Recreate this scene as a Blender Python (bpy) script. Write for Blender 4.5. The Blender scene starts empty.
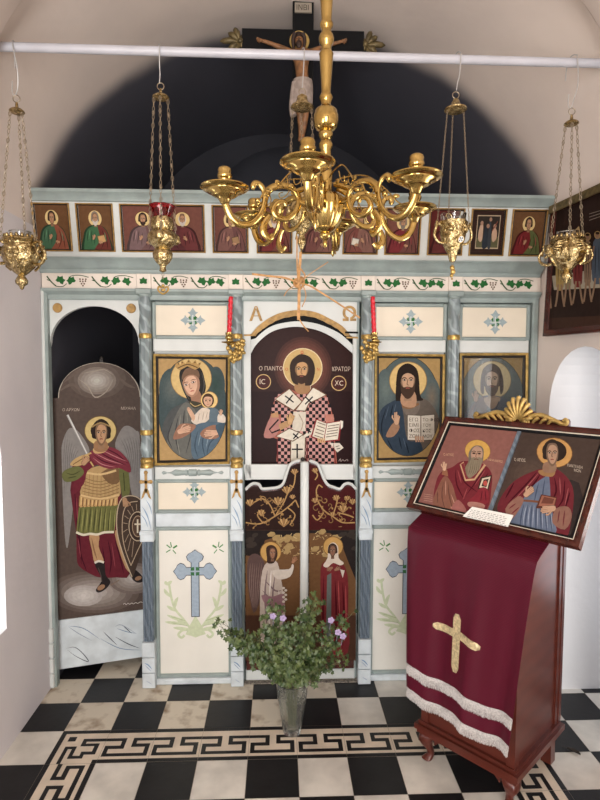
import bpy, bmesh, math, random
from math import sin, cos, pi, radians, sqrt
from mathutils import Vector as V, Matrix

random.seed(7)
S = bpy.context.scene
COL = S.collection

# ------------------------------------------------------------------ camera
CF, CX, CY, CZ = 556.26, 0.7234, -2.3353, 1.5805
PIT, YAW, ROLL = 0.06437, 0.03812, 0.00329
CPOS = V((CX, CY, CZ))
FWD = V((sin(YAW)*cos(PIT), cos(YAW)*cos(PIT), -sin(PIT)))
_r = V((cos(YAW), -sin(YAW), 0)); _u = _r.cross(FWD)
RGT = _r*cos(ROLL) + _u*sin(ROLL); UPV = -_r*sin(ROLL) + _u*cos(ROLL)
cam = bpy.data.cameras.new('camera'); co = bpy.data.objects.new('camera', cam); COL.objects.link(co)
co.matrix_world = Matrix(((RGT.x, UPV.x, -FWD.x, CX), (RGT.y, UPV.y, -FWD.y, CY), (RGT.z, UPV.z, -FWD.z, CZ), (0, 0, 0, 1)))
cam.sensor_fit = 'VERTICAL'; cam.sensor_height = 24.0; cam.lens = CF/800*24.0
cam.clip_start = 0.02
S.camera = co

# ------------------------------------------------------------------ world, lights, exposure
w = bpy.data.worlds.new('world'); S.world = w; w.use_nodes = True
bg = w.node_tree.nodes['Background']; bg.inputs[0].default_value = (0.80, 0.88, 1.0, 1); bg.inputs[1].default_value = 0.7
def area(name, loc, target, sx, sy, power, colr):
    l = bpy.data.lights.new(name, 'AREA'); l.shape = 'RECTANGLE'; l.size = sx; l.size_y = sy; l.energy = power; l.color = colr
    o = bpy.data.objects.new(name, l); COL.objects.link(o); o.location = loc
    o.rotation_euler = (V(target)-V(loc)).to_track_quat('-Z', 'Y').to_euler(); return o
area('daylight_added_doorway', (0.75, -4.9, 1.25), (0.75, 0, 1.45), 1.3, 2.3, 112, (1.0, 0.985, 0.96))  # daylight at the unseen doorway added behind the viewer
area('vault_fill_light', (-0.30, -2.4, 1.5), (1.9, 0.1, 2.9), 0.7, 0.9, 22, (1.0, 0.95, 0.88))  # added fill aimed at the vault; no window is built here
area('daylight_left_window', (-0.86, -0.22, 1.0), (1.0, -0.3, 1.35), 0.42, 0.95, 9, (0.93, 0.96, 1.0))
area('daylight_side_door', (2.75, -0.05, 1.0), (1.0, -0.05, 1.2), 0.42, 1.3, 2.2, (0.93, 0.96, 1.0))
area('daylight_right_window', (2.5, -0.72, 1.3), (0.5, -0.72, 1.3), 0.62, 0.78, 15, (1.0, 0.97, 0.93))
S.view_settings.view_transform = 'Standard'; S.view_settings.look = 'None'
S.view_settings.exposure = 0.30; S.view_settings.gamma = 1.0; S.view_settings.use_curve_mapping = False

# ------------------------------------------------------------------ helpers
def ray(x, y): return FWD + RGT*((x-300)/CF) + UPV*((400-y)/CF)
def at(x, y, Y):
    d = ray(x, y); return CPOS + d*((Y-CY)/d.y)
def on(x, y, O, n):
    d = ray(x, y); return CPOS + d*(((O-CPOS).dot(n))/d.dot(n))

def lin(c):
    f = lambda v: (v/255/12.92) if v/255 <= .04045 else ((v/255+.055)/1.055)**2.4
    return tuple(f(x) for x in c[:3])+(1.0,)

def mat(name, colr, rough=.5, metal=0., noise=0., nscale=8., bump=0., bscale=40., col2=None, spec=.5, detail=4):
    m = bpy.data.materials.new(name); m.use_nodes = True
    nt = m.node_tree; b = nt.nodes['Principled BSDF']
    b.inputs['Base Color'].default_value = lin(colr); b.inputs['Roughness'].default_value = rough
    b.inputs['Metallic'].default_value = metal; b.inputs['Specular IOR Level'].default_value = spec
    tc = nt.nodes.new('ShaderNodeTexCoord')
    if noise:
        n = nt.nodes.new('ShaderNodeTexNoise'); n.inputs['Scale'].default_value = nscale; n.inputs['Detail'].default_value = detail
        nt.links.new(tc.outputs['Object'], n.inputs['Vector'])
        r = nt.nodes.new('ShaderNodeMapRange'); r.inputs[1].default_value = .35; r.inputs[2].default_value = .65
        nt.links.new(n.outputs['Fac'], r.inputs[0])
        mx = nt.nodes.new('ShaderNodeMix'); mx.data_type = 'RGBA'
        c2 = col2 or tuple(v*(1-noise) for v in colr)
        mx.inputs[6].default_value = lin(colr); mx.inputs[7].default_value = lin(c2)
        nt.links.new(r.outputs[0], mx.inputs[0]); nt.links.new(mx.outputs[2], b.inputs['Base Color'])
    if bump:
        n2 = nt.nodes.new('ShaderNodeTexNoise'); n2.inputs['Scale'].default_value = bscale; n2.inputs['Detail'].default_value = 3
        nt.links.new(tc.outputs['Object'], n2.inputs['Vector'])
        bp = nt.nodes.new('ShaderNodeBump'); bp.inputs['Strength'].default_value = bump; bp.inputs['Distance'].default_value = .01
        nt.links.new(n2.outputs['Fac'], bp.inputs['Height']); nt.links.new(bp.outputs[0], b.inputs['Normal'])
    return m

def streaked(name, c1, c2, scale, rot=0., rough=.5, thresh=(.45, .62), dist=6.):
    m = mat(name, c1, rough); nt = m.node_tree; b = nt.nodes['Principled BSDF']
    tc = nt.nodes.new('ShaderNodeTexCoord'); mp = nt.nodes.new('ShaderNodeMapping'); mp.inputs['Rotation'].default_value = (0, rot, 0)
    wv = nt.nodes.new('ShaderNodeTexWave'); wv.inputs['Scale'].default_value = scale; wv.inputs['Distortion'].default_value = dist; wv.inputs['Detail'].default_value = 3
    r = nt.nodes.new('ShaderNodeMapRange'); r.inputs[1].default_value, r.inputs[2].default_value = thresh
    mx = nt.nodes.new('ShaderNodeMix'); mx.data_type = 'RGBA'; mx.inputs[6].default_value = lin(c1); mx.inputs[7].default_value = lin(c2)
    L = nt.links.new
    L(tc.outputs['Object'], mp.inputs[0]); L(mp.outputs[0], wv.inputs['Vector']); L(wv.outputs['Fac'], r.inputs[0]); L(r.outputs[0], mx.inputs[0]); L(mx.outputs[2], b.inputs['Base Color'])
    return m

def paint_mat(name, rough):
    m = bpy.data.materials.new(name); m.use_nodes = True; nt = m.node_tree; b = nt.nodes['Principled BSDF']
    at_ = nt.nodes.new('ShaderNodeVertexColor'); at_.layer_name = 'Col'
    tc = nt.nodes.new('ShaderNodeTexCoord'); n = nt.nodes.new('ShaderNodeTexNoise'); n.inputs['Scale'].default_value = 60; n.inputs['Detail'].default_value = 5
    r = nt.nodes.new('ShaderNodeMapRange'); r.inputs[3].default_value = .78; r.inputs[4].default_value = 1.22
    mx = nt.nodes.new('ShaderNodeMix'); mx.data_type = 'RGBA'; mx.blend_type = 'MULTIPLY'; mx.inputs[0].default_value = 1
    L = nt.links.new
    L(tc.outputs['Object'], n.inputs['Vector']); L(n.outputs['Fac'], r.inputs[0]); L(at_.outputs[0], mx.inputs[6]); L(r.outputs[0], mx.inputs[7]); L(mx.outputs[2], b.inputs['Base Color'])
    b.inputs['Roughness'].default_value = rough; b.inputs['Specular IOR Level'].default_value = .03
    return m

M = {}
def mute(c, k=.24):
    g = .3*c[0]+.59*c[1]+.11*c[2]; return tuple(v+(g-v)*k for v in c[:3])
M['white'] = mat('white_wood_paint', (206, 209, 206), .45, noise=.06, nscale=5)
M['moulding'] = mat('grey_green_wood_paint', (148, 160, 157), .42, noise=.10, nscale=12)
M['cream'] = mat('cream_wood_paint', (224, 212, 192), .5, noise=.05, nscale=4)
M['cream_low'] = mat('pale_cream_wood_paint', (226, 222, 212), .5, noise=.05, nscale=3, bump=.15, bscale=25)
M['frieze'] = mat('pale_pink_wood_paint', (224, 212, 200), .5, noise=.04)
M['marble_grey'] = streaked('grey_marbled_paint', (116, 126, 128), (146, 158, 160), 7, .6, .35, (.6, .95), 9)
M['marble_strip'] = streaked('dark_blue_marbled_paint', (88, 100, 112), (108, 120, 132), 14, .2, .4)
M['marble_pale'] = mat('pale_blue_white_paint', (206, 214, 218), .4, noise=.1, nscale=14)
M['gold'] = mat('gold_paint', (200, 166, 96), .38, .7, noise=.25, nscale=60)
M['gold_flat'] = mat('ochre_gold_paint', (176, 138, 78), .55, .15, noise=.2, nscale=50)
M['brass'] = mat('polished_brass', (198, 170, 106), .15, 1.0, noise=.3, nscale=20, col2=(172, 142, 80))
M['oldbrass'] = mat('embossed_gilt_brass', (214, 194, 146), .25, 1.0, noise=.7, nscale=90, col2=(138, 114, 70), bump=.5, bscale=110)
M['chainmetal'] = mat('brass_chain', (152, 138, 118), .4, .85)
M['wire'] = mat('white_wire', (176, 174, 172), .4, .3)
M['pole'] = mat('white_painted_metal', (188, 188, 196), .35, noise=.05)
M['black'] = mat('black_board_paint', (20, 20, 22), .6, spec=.15)
M['dark'] = mat('dark_liner_paint', (34, 28, 24), .5)
M['mahogany'] = streaked('mahogany_varnish', (86, 37, 27), (79, 33, 24), 5, 1.57, .3, (.2, .9), 4)
M['mahogany_dark'] = streaked('dark_mahogany_varnish', (68, 25, 16), (56, 20, 13), 8, .3, .25, (.2, .9), 4)
M['paint'] = paint_mat('oil_paint', .42)
M['varnish'] = paint_mat('varnished_paint', .25)
M['gilt'] = mat('gilt_leaf', (218, 182, 108), .42, .45, noise=.2, nscale=40)
M['cloth'] = streaked('burgundy_satin', (84, 17, 36), (70, 11, 28), 60, 1.5, .42, (.2, .8), 2)
M['cloth'].node_tree.nodes['Principled BSDF'].inputs['Specular IOR Level'].default_value = .2
M['fringe'] = mat('silver_thread_fringe', (196, 190, 186), .6, noise=.2, nscale=200)
M['braid'] = mat('gold_brocade_ribbon', (214, 194, 150), .45, .3, noise=.25, nscale=120)
M['paper'] = mat('white_paper', (226, 224, 218), .7)
M['candle'] = mat('red_wax', (204, 24, 44), .35)
M['raffia'] = mat('tan_raffia', (196, 146, 92), .6, noise=.2, nscale=60)
M['antique_gold'] = mat('antique_gold_paint', (120, 104, 68), .5, .4, noise=.3, nscale=50)
M['plate'] = mat('aged_parchment', (150, 140, 126), .7)
M['flesh'] = mat('carved_flesh_paint', (150, 104, 66), .5, noise=.25, nscale=40)
M['loincloth'] = mat('pale_loincloth_paint', (176, 160, 150), .6, noise=.15, nscale=40)
M['hair'] = mat('brown_hair_paint', (48, 30, 22), .6)
M['leaf'] = mat('green_leaf', (44, 66, 32), .45, noise=.6, nscale=26, col2=(92, 106, 58))
M['stem'] = mat('woody_green_stem', (92, 92, 56), .6)
M['lilac'] = mat('lilac_petal', (166, 148, 184), .5)
M['deadleaf'] = mat('dry_dark_leaf', (44, 36, 30), .6)
def glass_mat(name, colr, rough=.03, ior=1.45, bump=0):
    m = mat(name, colr, rough, bump=bump, bscale=70); b = m.node_tree.nodes['Principled BSDF']
    b.inputs['Transmission Weight'].default_value = .97 if bump else 1; b.inputs['IOR'].default_value = ior; return m
M['redglass'] = glass_mat('red_glass', (190, 12, 24)); M['clearglass'] = glass_mat('clear_glass', (236, 240, 240))
M['cutglass'] = glass_mat('cut_crystal_glass', (244, 248, 246), .02, 1.4, .22)

class MB:
    def __init__(s): s.v = []; s.f = []; s.c = []; s.mi = []; s.cur = 0; s.col = (1, 1, 1, 1)
    def add(s, vs, fs, col=None):
        o = len(s.v); s.v += [tuple(p) for p in vs]; s.f += [tuple(i+o for i in f) for f in fs]
        s.c += ([col or s.col]*len(vs)) if not isinstance(col, list) else col; s.mi += [s.cur]*len(fs)
    def box(s, x0, x1, y0, y1, z0, z1, T=None):
        vs = [V((x, y, z)) for x in (x0, x1) for y in (y0, y1) for z in (z0, z1)]
        if T: vs = [T(p) for p in vs]
        s.add(vs, [(0, 1, 3, 2), (4, 6, 7, 5), (0, 4, 5, 1), (2, 3, 7, 6), (0, 2, 6, 4), (1, 5, 7, 3)])
    def bevbox(s, x0, x1, y0, y1, z0, z1, b=.004, T=None):
        # a box whose front (low y) face is chamfered
        pts = [(x0, z0), (x1, z0), (x1, z1), (x0, z1)]; ins = [(x0+b, z0+b), (x1-b, z0+b), (x1-b, z1-b), (x0+b, z1-b)]
        vs = [V((p[0], y1, p[1])) for p in pts]+[V((p[0], y0+b, p[1])) for p in pts]+[V((p[0], y0, p[1])) for p in ins]
        if T: vs = [T(p) for p in vs]
        fs = [(8, 9, 10, 11), (3, 2, 1, 0)]
        for i in range(4):
            j = (i+1) % 4; fs += [(i, j, 4+j, 4+i), (4+i, 4+j, 8+j, 8+i)]
        s.add(vs, fs)
    def prism(s, pts, d):
        # planar outline pts extruded by vector d, closed
        n = len(pts); d = V(d); vs = [V(p) for p in pts]+[V(p)+d for p in pts]
        s.add(vs, [tuple(range(n)), tuple(range(2*n-1, n-1, -1))]+[(i, i+n, (i+1) % n+n, (i+1) % n) for i in range(n)])
    def lathe(s, prof, c, n=20, T=None, fn=None, cap=True):
        # prof: (r, z) from bottom to top; fn(r, z, theta) -> r
        c = V(c); vs = []
        for r, z in prof:
            for k in range(n):
                a = 2*pi*k/n; rr = fn(r, z, a) if fn else r
                p = V((rr*cos(a), rr*sin(a), z)); vs.append(c+(T @ p if T else p))
        fs = [(i*n+k, i*n+(k+1) % n, (i+1)*n+(k+1) % n, (i+1)*n+k) for i in range(len(prof)-1) for k in range(n)]
        if cap: fs += [tuple(range(n-1, -1, -1)), tuple(range((len(prof)-1)*n, len(prof)*n))]
        s.add(vs, fs)
    def tube(s, path, r, n=8, closed=False, flat=None):
        path = [V(p) for p in path]; m = len(path); vs = []; prev = None
        for i, p in enumerate(path):
            a = path[(i-1) % m] if (closed or i > 0) else p; b = path[(i+1) % m] if (closed or i < m-1) else p
            t = (b-a).normalized() if (b-a).length > 1e-9 else V((0, 0, 1))
            if prev is None:
                h = V((0, 0, 1)) if abs(t.z) < .9 else V((1, 0, 0)); e = t.cross(h).normalized()
            else:
                e = (prev-t*prev.dot(t)); e = e.normalized() if e.length > 1e-6 else t.orthogonal().normalized()
            prev = e; g = t.cross(e); rr = r(i/(m-1 if m > 1 else 1)) if callable(r) else r
            for k in range(n):
                q = 2*pi*k/n; vs.append(p+(e*cos(q)*(flat or 1)+g*sin(q))*rr)
        fs = [(i*n+k, i*n+(k+1) % n, ((i+1) % m)*n+(k+1) % n, ((i+1) % m)*n+k) for i in range(m if closed else m-1) for k in range(n)]
        if not closed: fs += [tuple(range(n-1, -1, -1)), tuple(range((m-1)*n, m*n))]
        s.add(vs, fs)
    def ball(s, c, rx, ry=None, rz=None, n=12, m=8, T=None):
        ry = ry or rx; rz = rz or rx; c = V(c); vs = []
        for i in range(m+1):
            th = pi*i/m-pi/2; q = max(cos(th), .001)
            for k in range(n):
                p = V((rx*q*cos(2*pi*k/n), ry*q*sin(2*pi*k/n), rz*sin(th))); vs.append(c+(T @ p if T else p))
        s.add(vs, [(i*n+k, i*n+(k+1) % n, (i+1)*n+(k+1) % n, (i+1)*n+k) for i in range(m) for k in range(n)])
    def build(s, name, mats, parent=None, smooth=40, origin=None):
        me = bpy.data.meshes.new(name); o = bpy.data.objects.new(name, me)
        off = V((0, 0, 0))
        if parent is not None: off = V(parent['_w']) if '_w' in parent.keys() else V((0, 0, 0))
        elif origin is not None: off = V(origin); o.location = off
        me.from_pydata([tuple(V(p)-off) for p in s.v], [], s.f)
        for m in (mats if isinstance(mats, (list, tuple)) else [mats]): me.materials.append(M[m])
        for p, i in zip(me.polygons, s.mi): p.material_index = i
        a = me.color_attributes.new('Col', 'FLOAT_COLOR', 'POINT')
        a.data.foreach_set('color', [x for c in s.c for x in c])
        bm = bmesh.new(); bm.from_mesh(me); bmesh.ops.recalc_face_normals(bm, faces=bm.faces)
        bm.to_mesh(me); bm.free()
        if smooth: me.shade_smooth(); me.set_sharp_from_angle(angle=radians(smooth))
        COL.objects.link(o)
        if parent is not None: o.parent = parent; o['_w'] = tuple(off)
        else: o['_w'] = tuple(off)
        return o

def tag(o, label, cat, group=None, kind=None):
    if label: o['label'] = label
    if cat: o['category'] = cat
    if group: o['group'] = group
    if kind: o['kind'] = kind
    return o
def thing(name, loc, label, cat, group=None):
    o = bpy.data.objects.new(name, None); COL.objects.link(o); o.location = loc; o.empty_display_size = .05
    o['_w'] = tuple(loc); return tag(o, label, cat, group)
def struct(name, mb, mats, smooth=40):
    o = mb.build(name, mats, None, smooth); o['kind'] = 'structure'; return o

def crom(pts, n=5, closed=True):
    P = [V(p) if len(p) == 3 else V((p[0], p[1], 0)) for p in pts]; m = len(P); out = []
    for i in range(m if closed else m-1):
        g = lambda k: P[k % m] if closed else P[min(max(k, 0), m-1)]
        a, b, c, d = g(i-1), g(i), g(i+1), g(i+2)
        for k in range(n):
            t = k/n; out.append(.5*((2*b)+(c-a)*t+(2*a-5*b+4*c-d)*t*t+(3*b-a-3*c+d)*t**3))
    if not closed: out.append(P[-1])
    return out

_txt = {}
def text_mesh(s, bold=0.):
    if s in _txt and not bold: return _txt[s]
    cu = bpy.data.curves.new('t', 'FONT'); cu.body = s; cu.resolution_u = 3; cu.offset = bold
    o = bpy.data.objects.new('t', cu); COL.objects.link(o)
    me = o.to_mesh(); vs = [(v.co.x, v.co.y) for v in me.vertices]; fs = [tuple(p.vertices) for p in me.polygons]
    o.to_mesh_clear(); bpy.data.objects.remove(o); bpy.data.curves.remove(cu); _txt[s] = (vs, fs); return vs, fs

class Paint(MB):
    """flat painted shapes, each a hair in front of the one before, on the plane (O, n)"""
    def __init__(s, O, n, e=.00004):
        super().__init__(); s.O = V(O); s.n = V(n).normalized(); s.e = e; s.k = 1; s.x0 = s.y0 = 0.; s.sc = 1.; s.clip = None
    def frame(s, x0, y0, sc): s.x0, s.y0, s.sc = x0, y0, sc; return s
    def px(s, p): return (s.x0+p[0]/s.sc, s.y0+p[1]/s.sc)
    def p3(s, q): return on(q[0], q[1], s.O, s.n)+s.n*(s.e*s.k)
    def _clip(s, q):
        if not s.clip: return q
        cl = s.clip; A = sum(cl[i][0]*cl[(i+1) % len(cl)][1]-cl[(i+1) % len(cl)][0]*cl[i][1] for i in range(len(cl)))
        sg = 1 if A > 0 else -1
        for i in range(len(cl)):
            a, b = cl[i], cl[(i+1) % len(cl)]; ins = lambda p: sg*((b[0]-a[0])*(p[1]-a[1])-(b[1]-a[1])*(p[0]-a[0])) >= -1e-7
            out = []
            for j in range(len(q)):
                p, r = q[j], q[(j+1) % len(q)]; ip, ir = ins(p), ins(r)
                if ip: out.append(p)
                if ip != ir:
                    d1 = (b[0]-a[0])*(p[1]-a[1])-(b[1]-a[1])*(p[0]-a[0]); d2 = (b[0]-a[0])*(r[1]-a[1])-(b[1]-a[1])*(r[0]-a[0]); t = d1/(d1-d2)
                    out.append((p[0]+(r[0]-p[0])*t, p[1]+(r[1]-p[1])*t))
            q = out
            if len(q) < 3: return []
        return q
    def raw(s, q, c):
        q = s._clip(q)
        if len(q) >= 3: s.add([s.p3(p) for p in q], [tuple(range(len(q)))], lin(mute(c)))
    def poly(s, pts, c, sm=0):
        if sm: pts = [(p.x, p.y) for p in crom(pts, sm)]
        s.raw([s.px(p) for p in pts], c); s.k += 1
    def ell(s, cx, cy, rx, ry=None, c=(0, 0, 0), rot=0, n=22, a0=0, a1=360):
        ry = ry or rx; R = radians(rot); pts = []
        for i in range(n if a1-a0 >= 360 else n+1):
            a = radians(a0+(a1-a0)*i/n); x, y = rx*cos(a), ry*sin(a); pts.append((cx+x*cos(R)-y*sin(R), cy+x*sin(R)+y*cos(R)))
        s.poly(pts, c)
    def glow(s, cx, cy, rx, ry, c0, c1, rings=7, n=26, p=1.):
        for i in range(rings):
            t = i/(rings-1); t2 = t**p; s.ell(cx, cy, rx*(1-t*.85), ry*(1-t*.85), tuple(c1[k]+(c0[k]-c1[k])*t2 for k in range(3)), n=n)
    def line(s, pts, w, c, sm=0, taper=False):
        if sm: pts = [(p.x, p.y) for p in crom(pts, sm, False)]
        n = len(pts); L, R = [], []
        for i in range(n):
            a = pts[max(i-1, 0)]; b = pts[min(i+1, n-1)]; dx, dy = b[0]-a[0], b[1]-a[1]; l = sqrt(dx*dx+dy*dy) or 1
            ww = w/2*(max(.15, sin(pi*(i+.3)/(n-.4))) if taper else 1)
            L.append((pts[i][0]-dy/l*ww, pts[i][1]+dx/l*ww)); R.append((pts[i][0]+dy/l*ww, pts[i][1]-dx/l*ww))
        for i in range(n-1): s.raw([s.px(q) for q in (L[i], L[i+1], R[i+1], R[i])], c)
        s.k += 1
    def text(s, t, x, y, h, c, skew=0, wd=1., rot=0):
        vs, fs = text_mesh(t); R = radians(rot)
        if not vs: return
        P = []
        for (a, b) in vs:
            X, Y = a*h*wd+skew*b*h, -b*h
            P.append(s.p3(s.px((x+X*cos(R)-Y*sin(R), y+X*sin(R)+Y*cos(R)))))
        s.add(P, fs, lin(c)); s.k += 1
    def folds(s, lst, w, c):
        for l in lst: s.line(l, w, c, 4, True)
    def face(s, cx, cy, w, skin=(190, 140, 100), hair=(50, 32, 24), halo=None, hr=1.75, beard=None, hood=None, shade=None, long=False, bl=1.0, look=0, halo_edge=(120, 70, 40), bald=False, halo_dy=-.1):
        h = w*1.32; shade = shade or tuple(v*.68 for v in skin); dk = tuple(v*.35 for v in skin)
        if halo:
            s.ell(cx, cy+halo_dy*w, w*hr, w*hr, halo_edge); s.ell(cx, cy+halo_dy*w, w*hr*.95, w*hr*.95, halo)
        if hood: s.poly([(cx-w*.95, cy+h*1.1), (cx-w*.98, cy-h*.1), (cx-w*.6, cy-h*.95), (cx, cy-h*1.2), (cx+w*.6, cy-h*.95), (cx+w*.98, cy-h*.1), (cx+w*.95, cy+h*1.1)], hood, 4)
        hl = 1.05 if long else .35
        if not bald or long:
            s.poly([(cx-w*.72, cy+h*hl), (cx-w*.86, cy-h*.1), (cx-w*.66, cy-h*.75), (cx, cy-h*1.05), (cx+w*.66, cy-h*.75), (cx+w*.86, cy-h*.1), (cx+w*.72, cy+h*hl)], hair, 4)
        else:
            s.ell(cx, cy-h*.05, w*.76, h*.72, hair)
        s.poly([(cx-w*.26, cy+h*.4), (cx+w*.26, cy+h*.4), (cx+w*.3, cy+h*1.1), (cx-w*.3, cy+h*1.1)], tuple(v*.8 for v in skin))
        s.poly([(cx-w*.56, cy-h*.15), (cx-w*.4, cy-h*(.85 if bald else .68)), (cx, cy-h*(.95 if bald else .78)), (cx+w*.4, cy-h*(.85 if bald else .68)), (cx+w*.56, cy-h*.15), (cx+w*.42, cy+h*.5), (cx, cy+h*.86), (cx-w*.42, cy+h*.5)], shade, 4)
        s.poly([(cx-w*.42, cy-h*.15), (cx-w*.28, cy-h*.55), (cx+w*.05, cy-h*.65), (cx+w*.38, cy-h*.5), (cx+w*.47, cy-h*.1), (cx+w*.32, cy+h*.4), (cx+w*.02, cy+h*.7), (cx-w*.3, cy+h*.4)], skin, 4)
        if beard:
            s.poly([(cx-w*.56, cy+h*.05), (cx-w*.36, cy+h*.32), (cx, cy+h*.28), (cx+w*.36, cy+h*.32), (cx+w*.56, cy+h*.05), (cx+w*.5, cy+h*.6), (cx+w*.16, cy+h*(.7+.42*bl)), (cx-w*.16, cy+h*(.7+.42*bl)), (cx-w*.5, cy+h*.6)], beard, 3)
        for e in (-1, 1):
            ex = cx+e*w*.25+look*w*.05
            s.ell(ex, cy-h*.1, w*.15, w*.085, tuple(v*.55 for v in skin), n=10)
            s.ell(ex, cy-h*.1, w*.12, w*.06, tuple(min(255, v*1.02) for v in (176, 160, 142)), n=10); s.ell(ex+look*w*.04, cy-h*.1, w*.062, w*.066, (22, 14, 10), n=8)
            s.line([(ex-w*.17, cy-h*.17), (ex, cy-h*.24), (ex+w*.17, cy-h*.17)], w*.07, dk if not bald else tuple(v*.6 for v in skin), 3)
        s.line([(cx+w*.02, cy-h*.14), (cx-w*.05, cy+h*.14), (cx+w*.07, cy+h*.2)], w*.07, tuple(v*.6 for v in skin), 3)
        if not beard or True: s.line([(cx-w*.14, cy+h*.39), (cx, cy+h*.36), (cx+w*.14, cy+h*.39)], w*.1, (140, 66, 52), 2)
    def hand(s, x, y, l, ang, skin=(186, 136, 98), spread=.22, curl=(1, 1, 1, 1), bless=False):
        """painted hand: palm at (x, y), fingers along ang (degrees, 0 = right, -90 = up)"""
        sh = tuple(v*.62 for v in skin); A = radians(ang); f = lambda a, b: (x+(a*cos(A)-b*sin(A))*l, y+(a*sin(A)+b*cos(A))*l)
        s.poly([f(-.5, -.2), f(-.05, -.27), f(.22, -.25), f(.25, .24), f(-.05, .27), f(-.5, .2)], sh, 3)
        s.poly([f(-.48, -.16), f(-.05, -.23), f(.2, -.21), f(.22, .2), f(-.05, .22), f(-.48, .16)], skin, 3)
        for i, (b, L) in enumerate(((-.19, .5), (-.065, .58), (.065, .52), (.19, .4))):
            L *= (.55 if bless and i >= 2 else 1)*curl[i]; e = b+b*spread*2
            s.line([f(.1, b), f(.1+L*.6, (b+e)/2), f(.1+L, e)], l*.15, sh, 2); s.line([f(.1, b), f(.1+L*.6, (b+e)/2), f(.08+L, e)], l*.11, skin, 2)
        s.line([f(-.15, -.2), f(.1, -.42), f(.32, -.4)], l*.15, sh, 2); s.line([f(-.15, -.2), f(.1, -.42), f(.3, -.4)], l*.11, skin, 2)
# ------------------------------------------------------------------ the setting
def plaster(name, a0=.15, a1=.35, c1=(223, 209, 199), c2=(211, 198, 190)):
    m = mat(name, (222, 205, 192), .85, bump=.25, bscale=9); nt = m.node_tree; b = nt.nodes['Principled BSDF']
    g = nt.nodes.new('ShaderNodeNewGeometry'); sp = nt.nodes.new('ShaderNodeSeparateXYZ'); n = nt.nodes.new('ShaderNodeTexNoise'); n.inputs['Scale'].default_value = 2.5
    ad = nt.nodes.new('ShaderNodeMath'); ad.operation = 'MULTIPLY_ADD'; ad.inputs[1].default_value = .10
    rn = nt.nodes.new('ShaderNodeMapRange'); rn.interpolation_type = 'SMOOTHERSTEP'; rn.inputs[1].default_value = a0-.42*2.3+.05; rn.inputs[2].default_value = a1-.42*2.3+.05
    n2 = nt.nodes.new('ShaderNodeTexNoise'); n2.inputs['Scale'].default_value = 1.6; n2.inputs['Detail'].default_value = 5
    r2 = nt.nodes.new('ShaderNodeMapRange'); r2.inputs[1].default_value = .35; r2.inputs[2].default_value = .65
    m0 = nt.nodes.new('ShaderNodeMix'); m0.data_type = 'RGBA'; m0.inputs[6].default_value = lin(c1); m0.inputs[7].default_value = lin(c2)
    mx = nt.nodes.new('ShaderNodeMix'); mx.data_type = 'RGBA'; mx.inputs[7].default_value = lin((74, 74, 84))  # dark navy mixed into the colour as sanctuary shade, its edge slanting with height
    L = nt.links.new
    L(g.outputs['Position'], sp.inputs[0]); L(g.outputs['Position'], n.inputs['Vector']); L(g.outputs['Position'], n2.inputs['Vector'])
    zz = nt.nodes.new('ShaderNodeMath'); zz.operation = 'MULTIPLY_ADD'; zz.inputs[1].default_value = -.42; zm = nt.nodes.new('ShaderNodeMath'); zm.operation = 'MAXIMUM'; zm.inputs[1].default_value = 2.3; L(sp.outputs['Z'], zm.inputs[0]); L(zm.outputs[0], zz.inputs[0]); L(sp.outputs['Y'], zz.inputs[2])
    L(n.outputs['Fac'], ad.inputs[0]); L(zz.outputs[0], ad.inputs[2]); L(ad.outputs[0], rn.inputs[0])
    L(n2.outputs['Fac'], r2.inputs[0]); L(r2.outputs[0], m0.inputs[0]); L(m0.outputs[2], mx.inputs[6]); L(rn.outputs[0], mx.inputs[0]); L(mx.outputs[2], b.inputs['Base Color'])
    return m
M['plaster'] = plaster('beige_plaster_with_vault_shade')
M['plaster_left'] = plaster('wall_plaster_in_cool_light', .37, .44, (214, 208, 209), (204, 198, 201))  # greyer wall plaster; the cooler light on this side is put into its colour
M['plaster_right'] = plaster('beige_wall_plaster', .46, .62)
M['whitewash'] = mat('whitewashed_plaster', (228, 226, 226), .85, bump=.3, bscale=14)
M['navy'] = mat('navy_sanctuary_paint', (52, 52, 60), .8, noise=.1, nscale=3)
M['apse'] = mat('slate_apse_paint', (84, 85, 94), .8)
M['tile_black'] = mat('black_cement_tile', (30, 29, 31), .4, noise=.25, nscale=9, bump=.05, spec=.3)
M['tile_white'] = mat('ivory_cement_tile', (220, 214, 204), .36, noise=.13, nscale=7)
M['tile_worn'] = mat('worn_ivory_tile', (210, 200, 182), .5, noise=.5, nscale=11, col2=(138, 116, 92), detail=9)
_r = [n for n in M['tile_worn'].node_tree.nodes if n.type == 'MAP_RANGE'][0]; _r.inputs[1].default_value = .50; _r.inputs[2].default_value = .70
M['tile_pink'] = mat('pink_beige_border_tile', (218, 202, 182), .38, noise=.08, nscale=10)
M['grout'] = mat('cement_grout', (150, 138, 122), .9)
M['cement'] = mat('speckled_cement', (150, 140, 128), .9, noise=.5, nscale=120, bump=.2)

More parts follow.
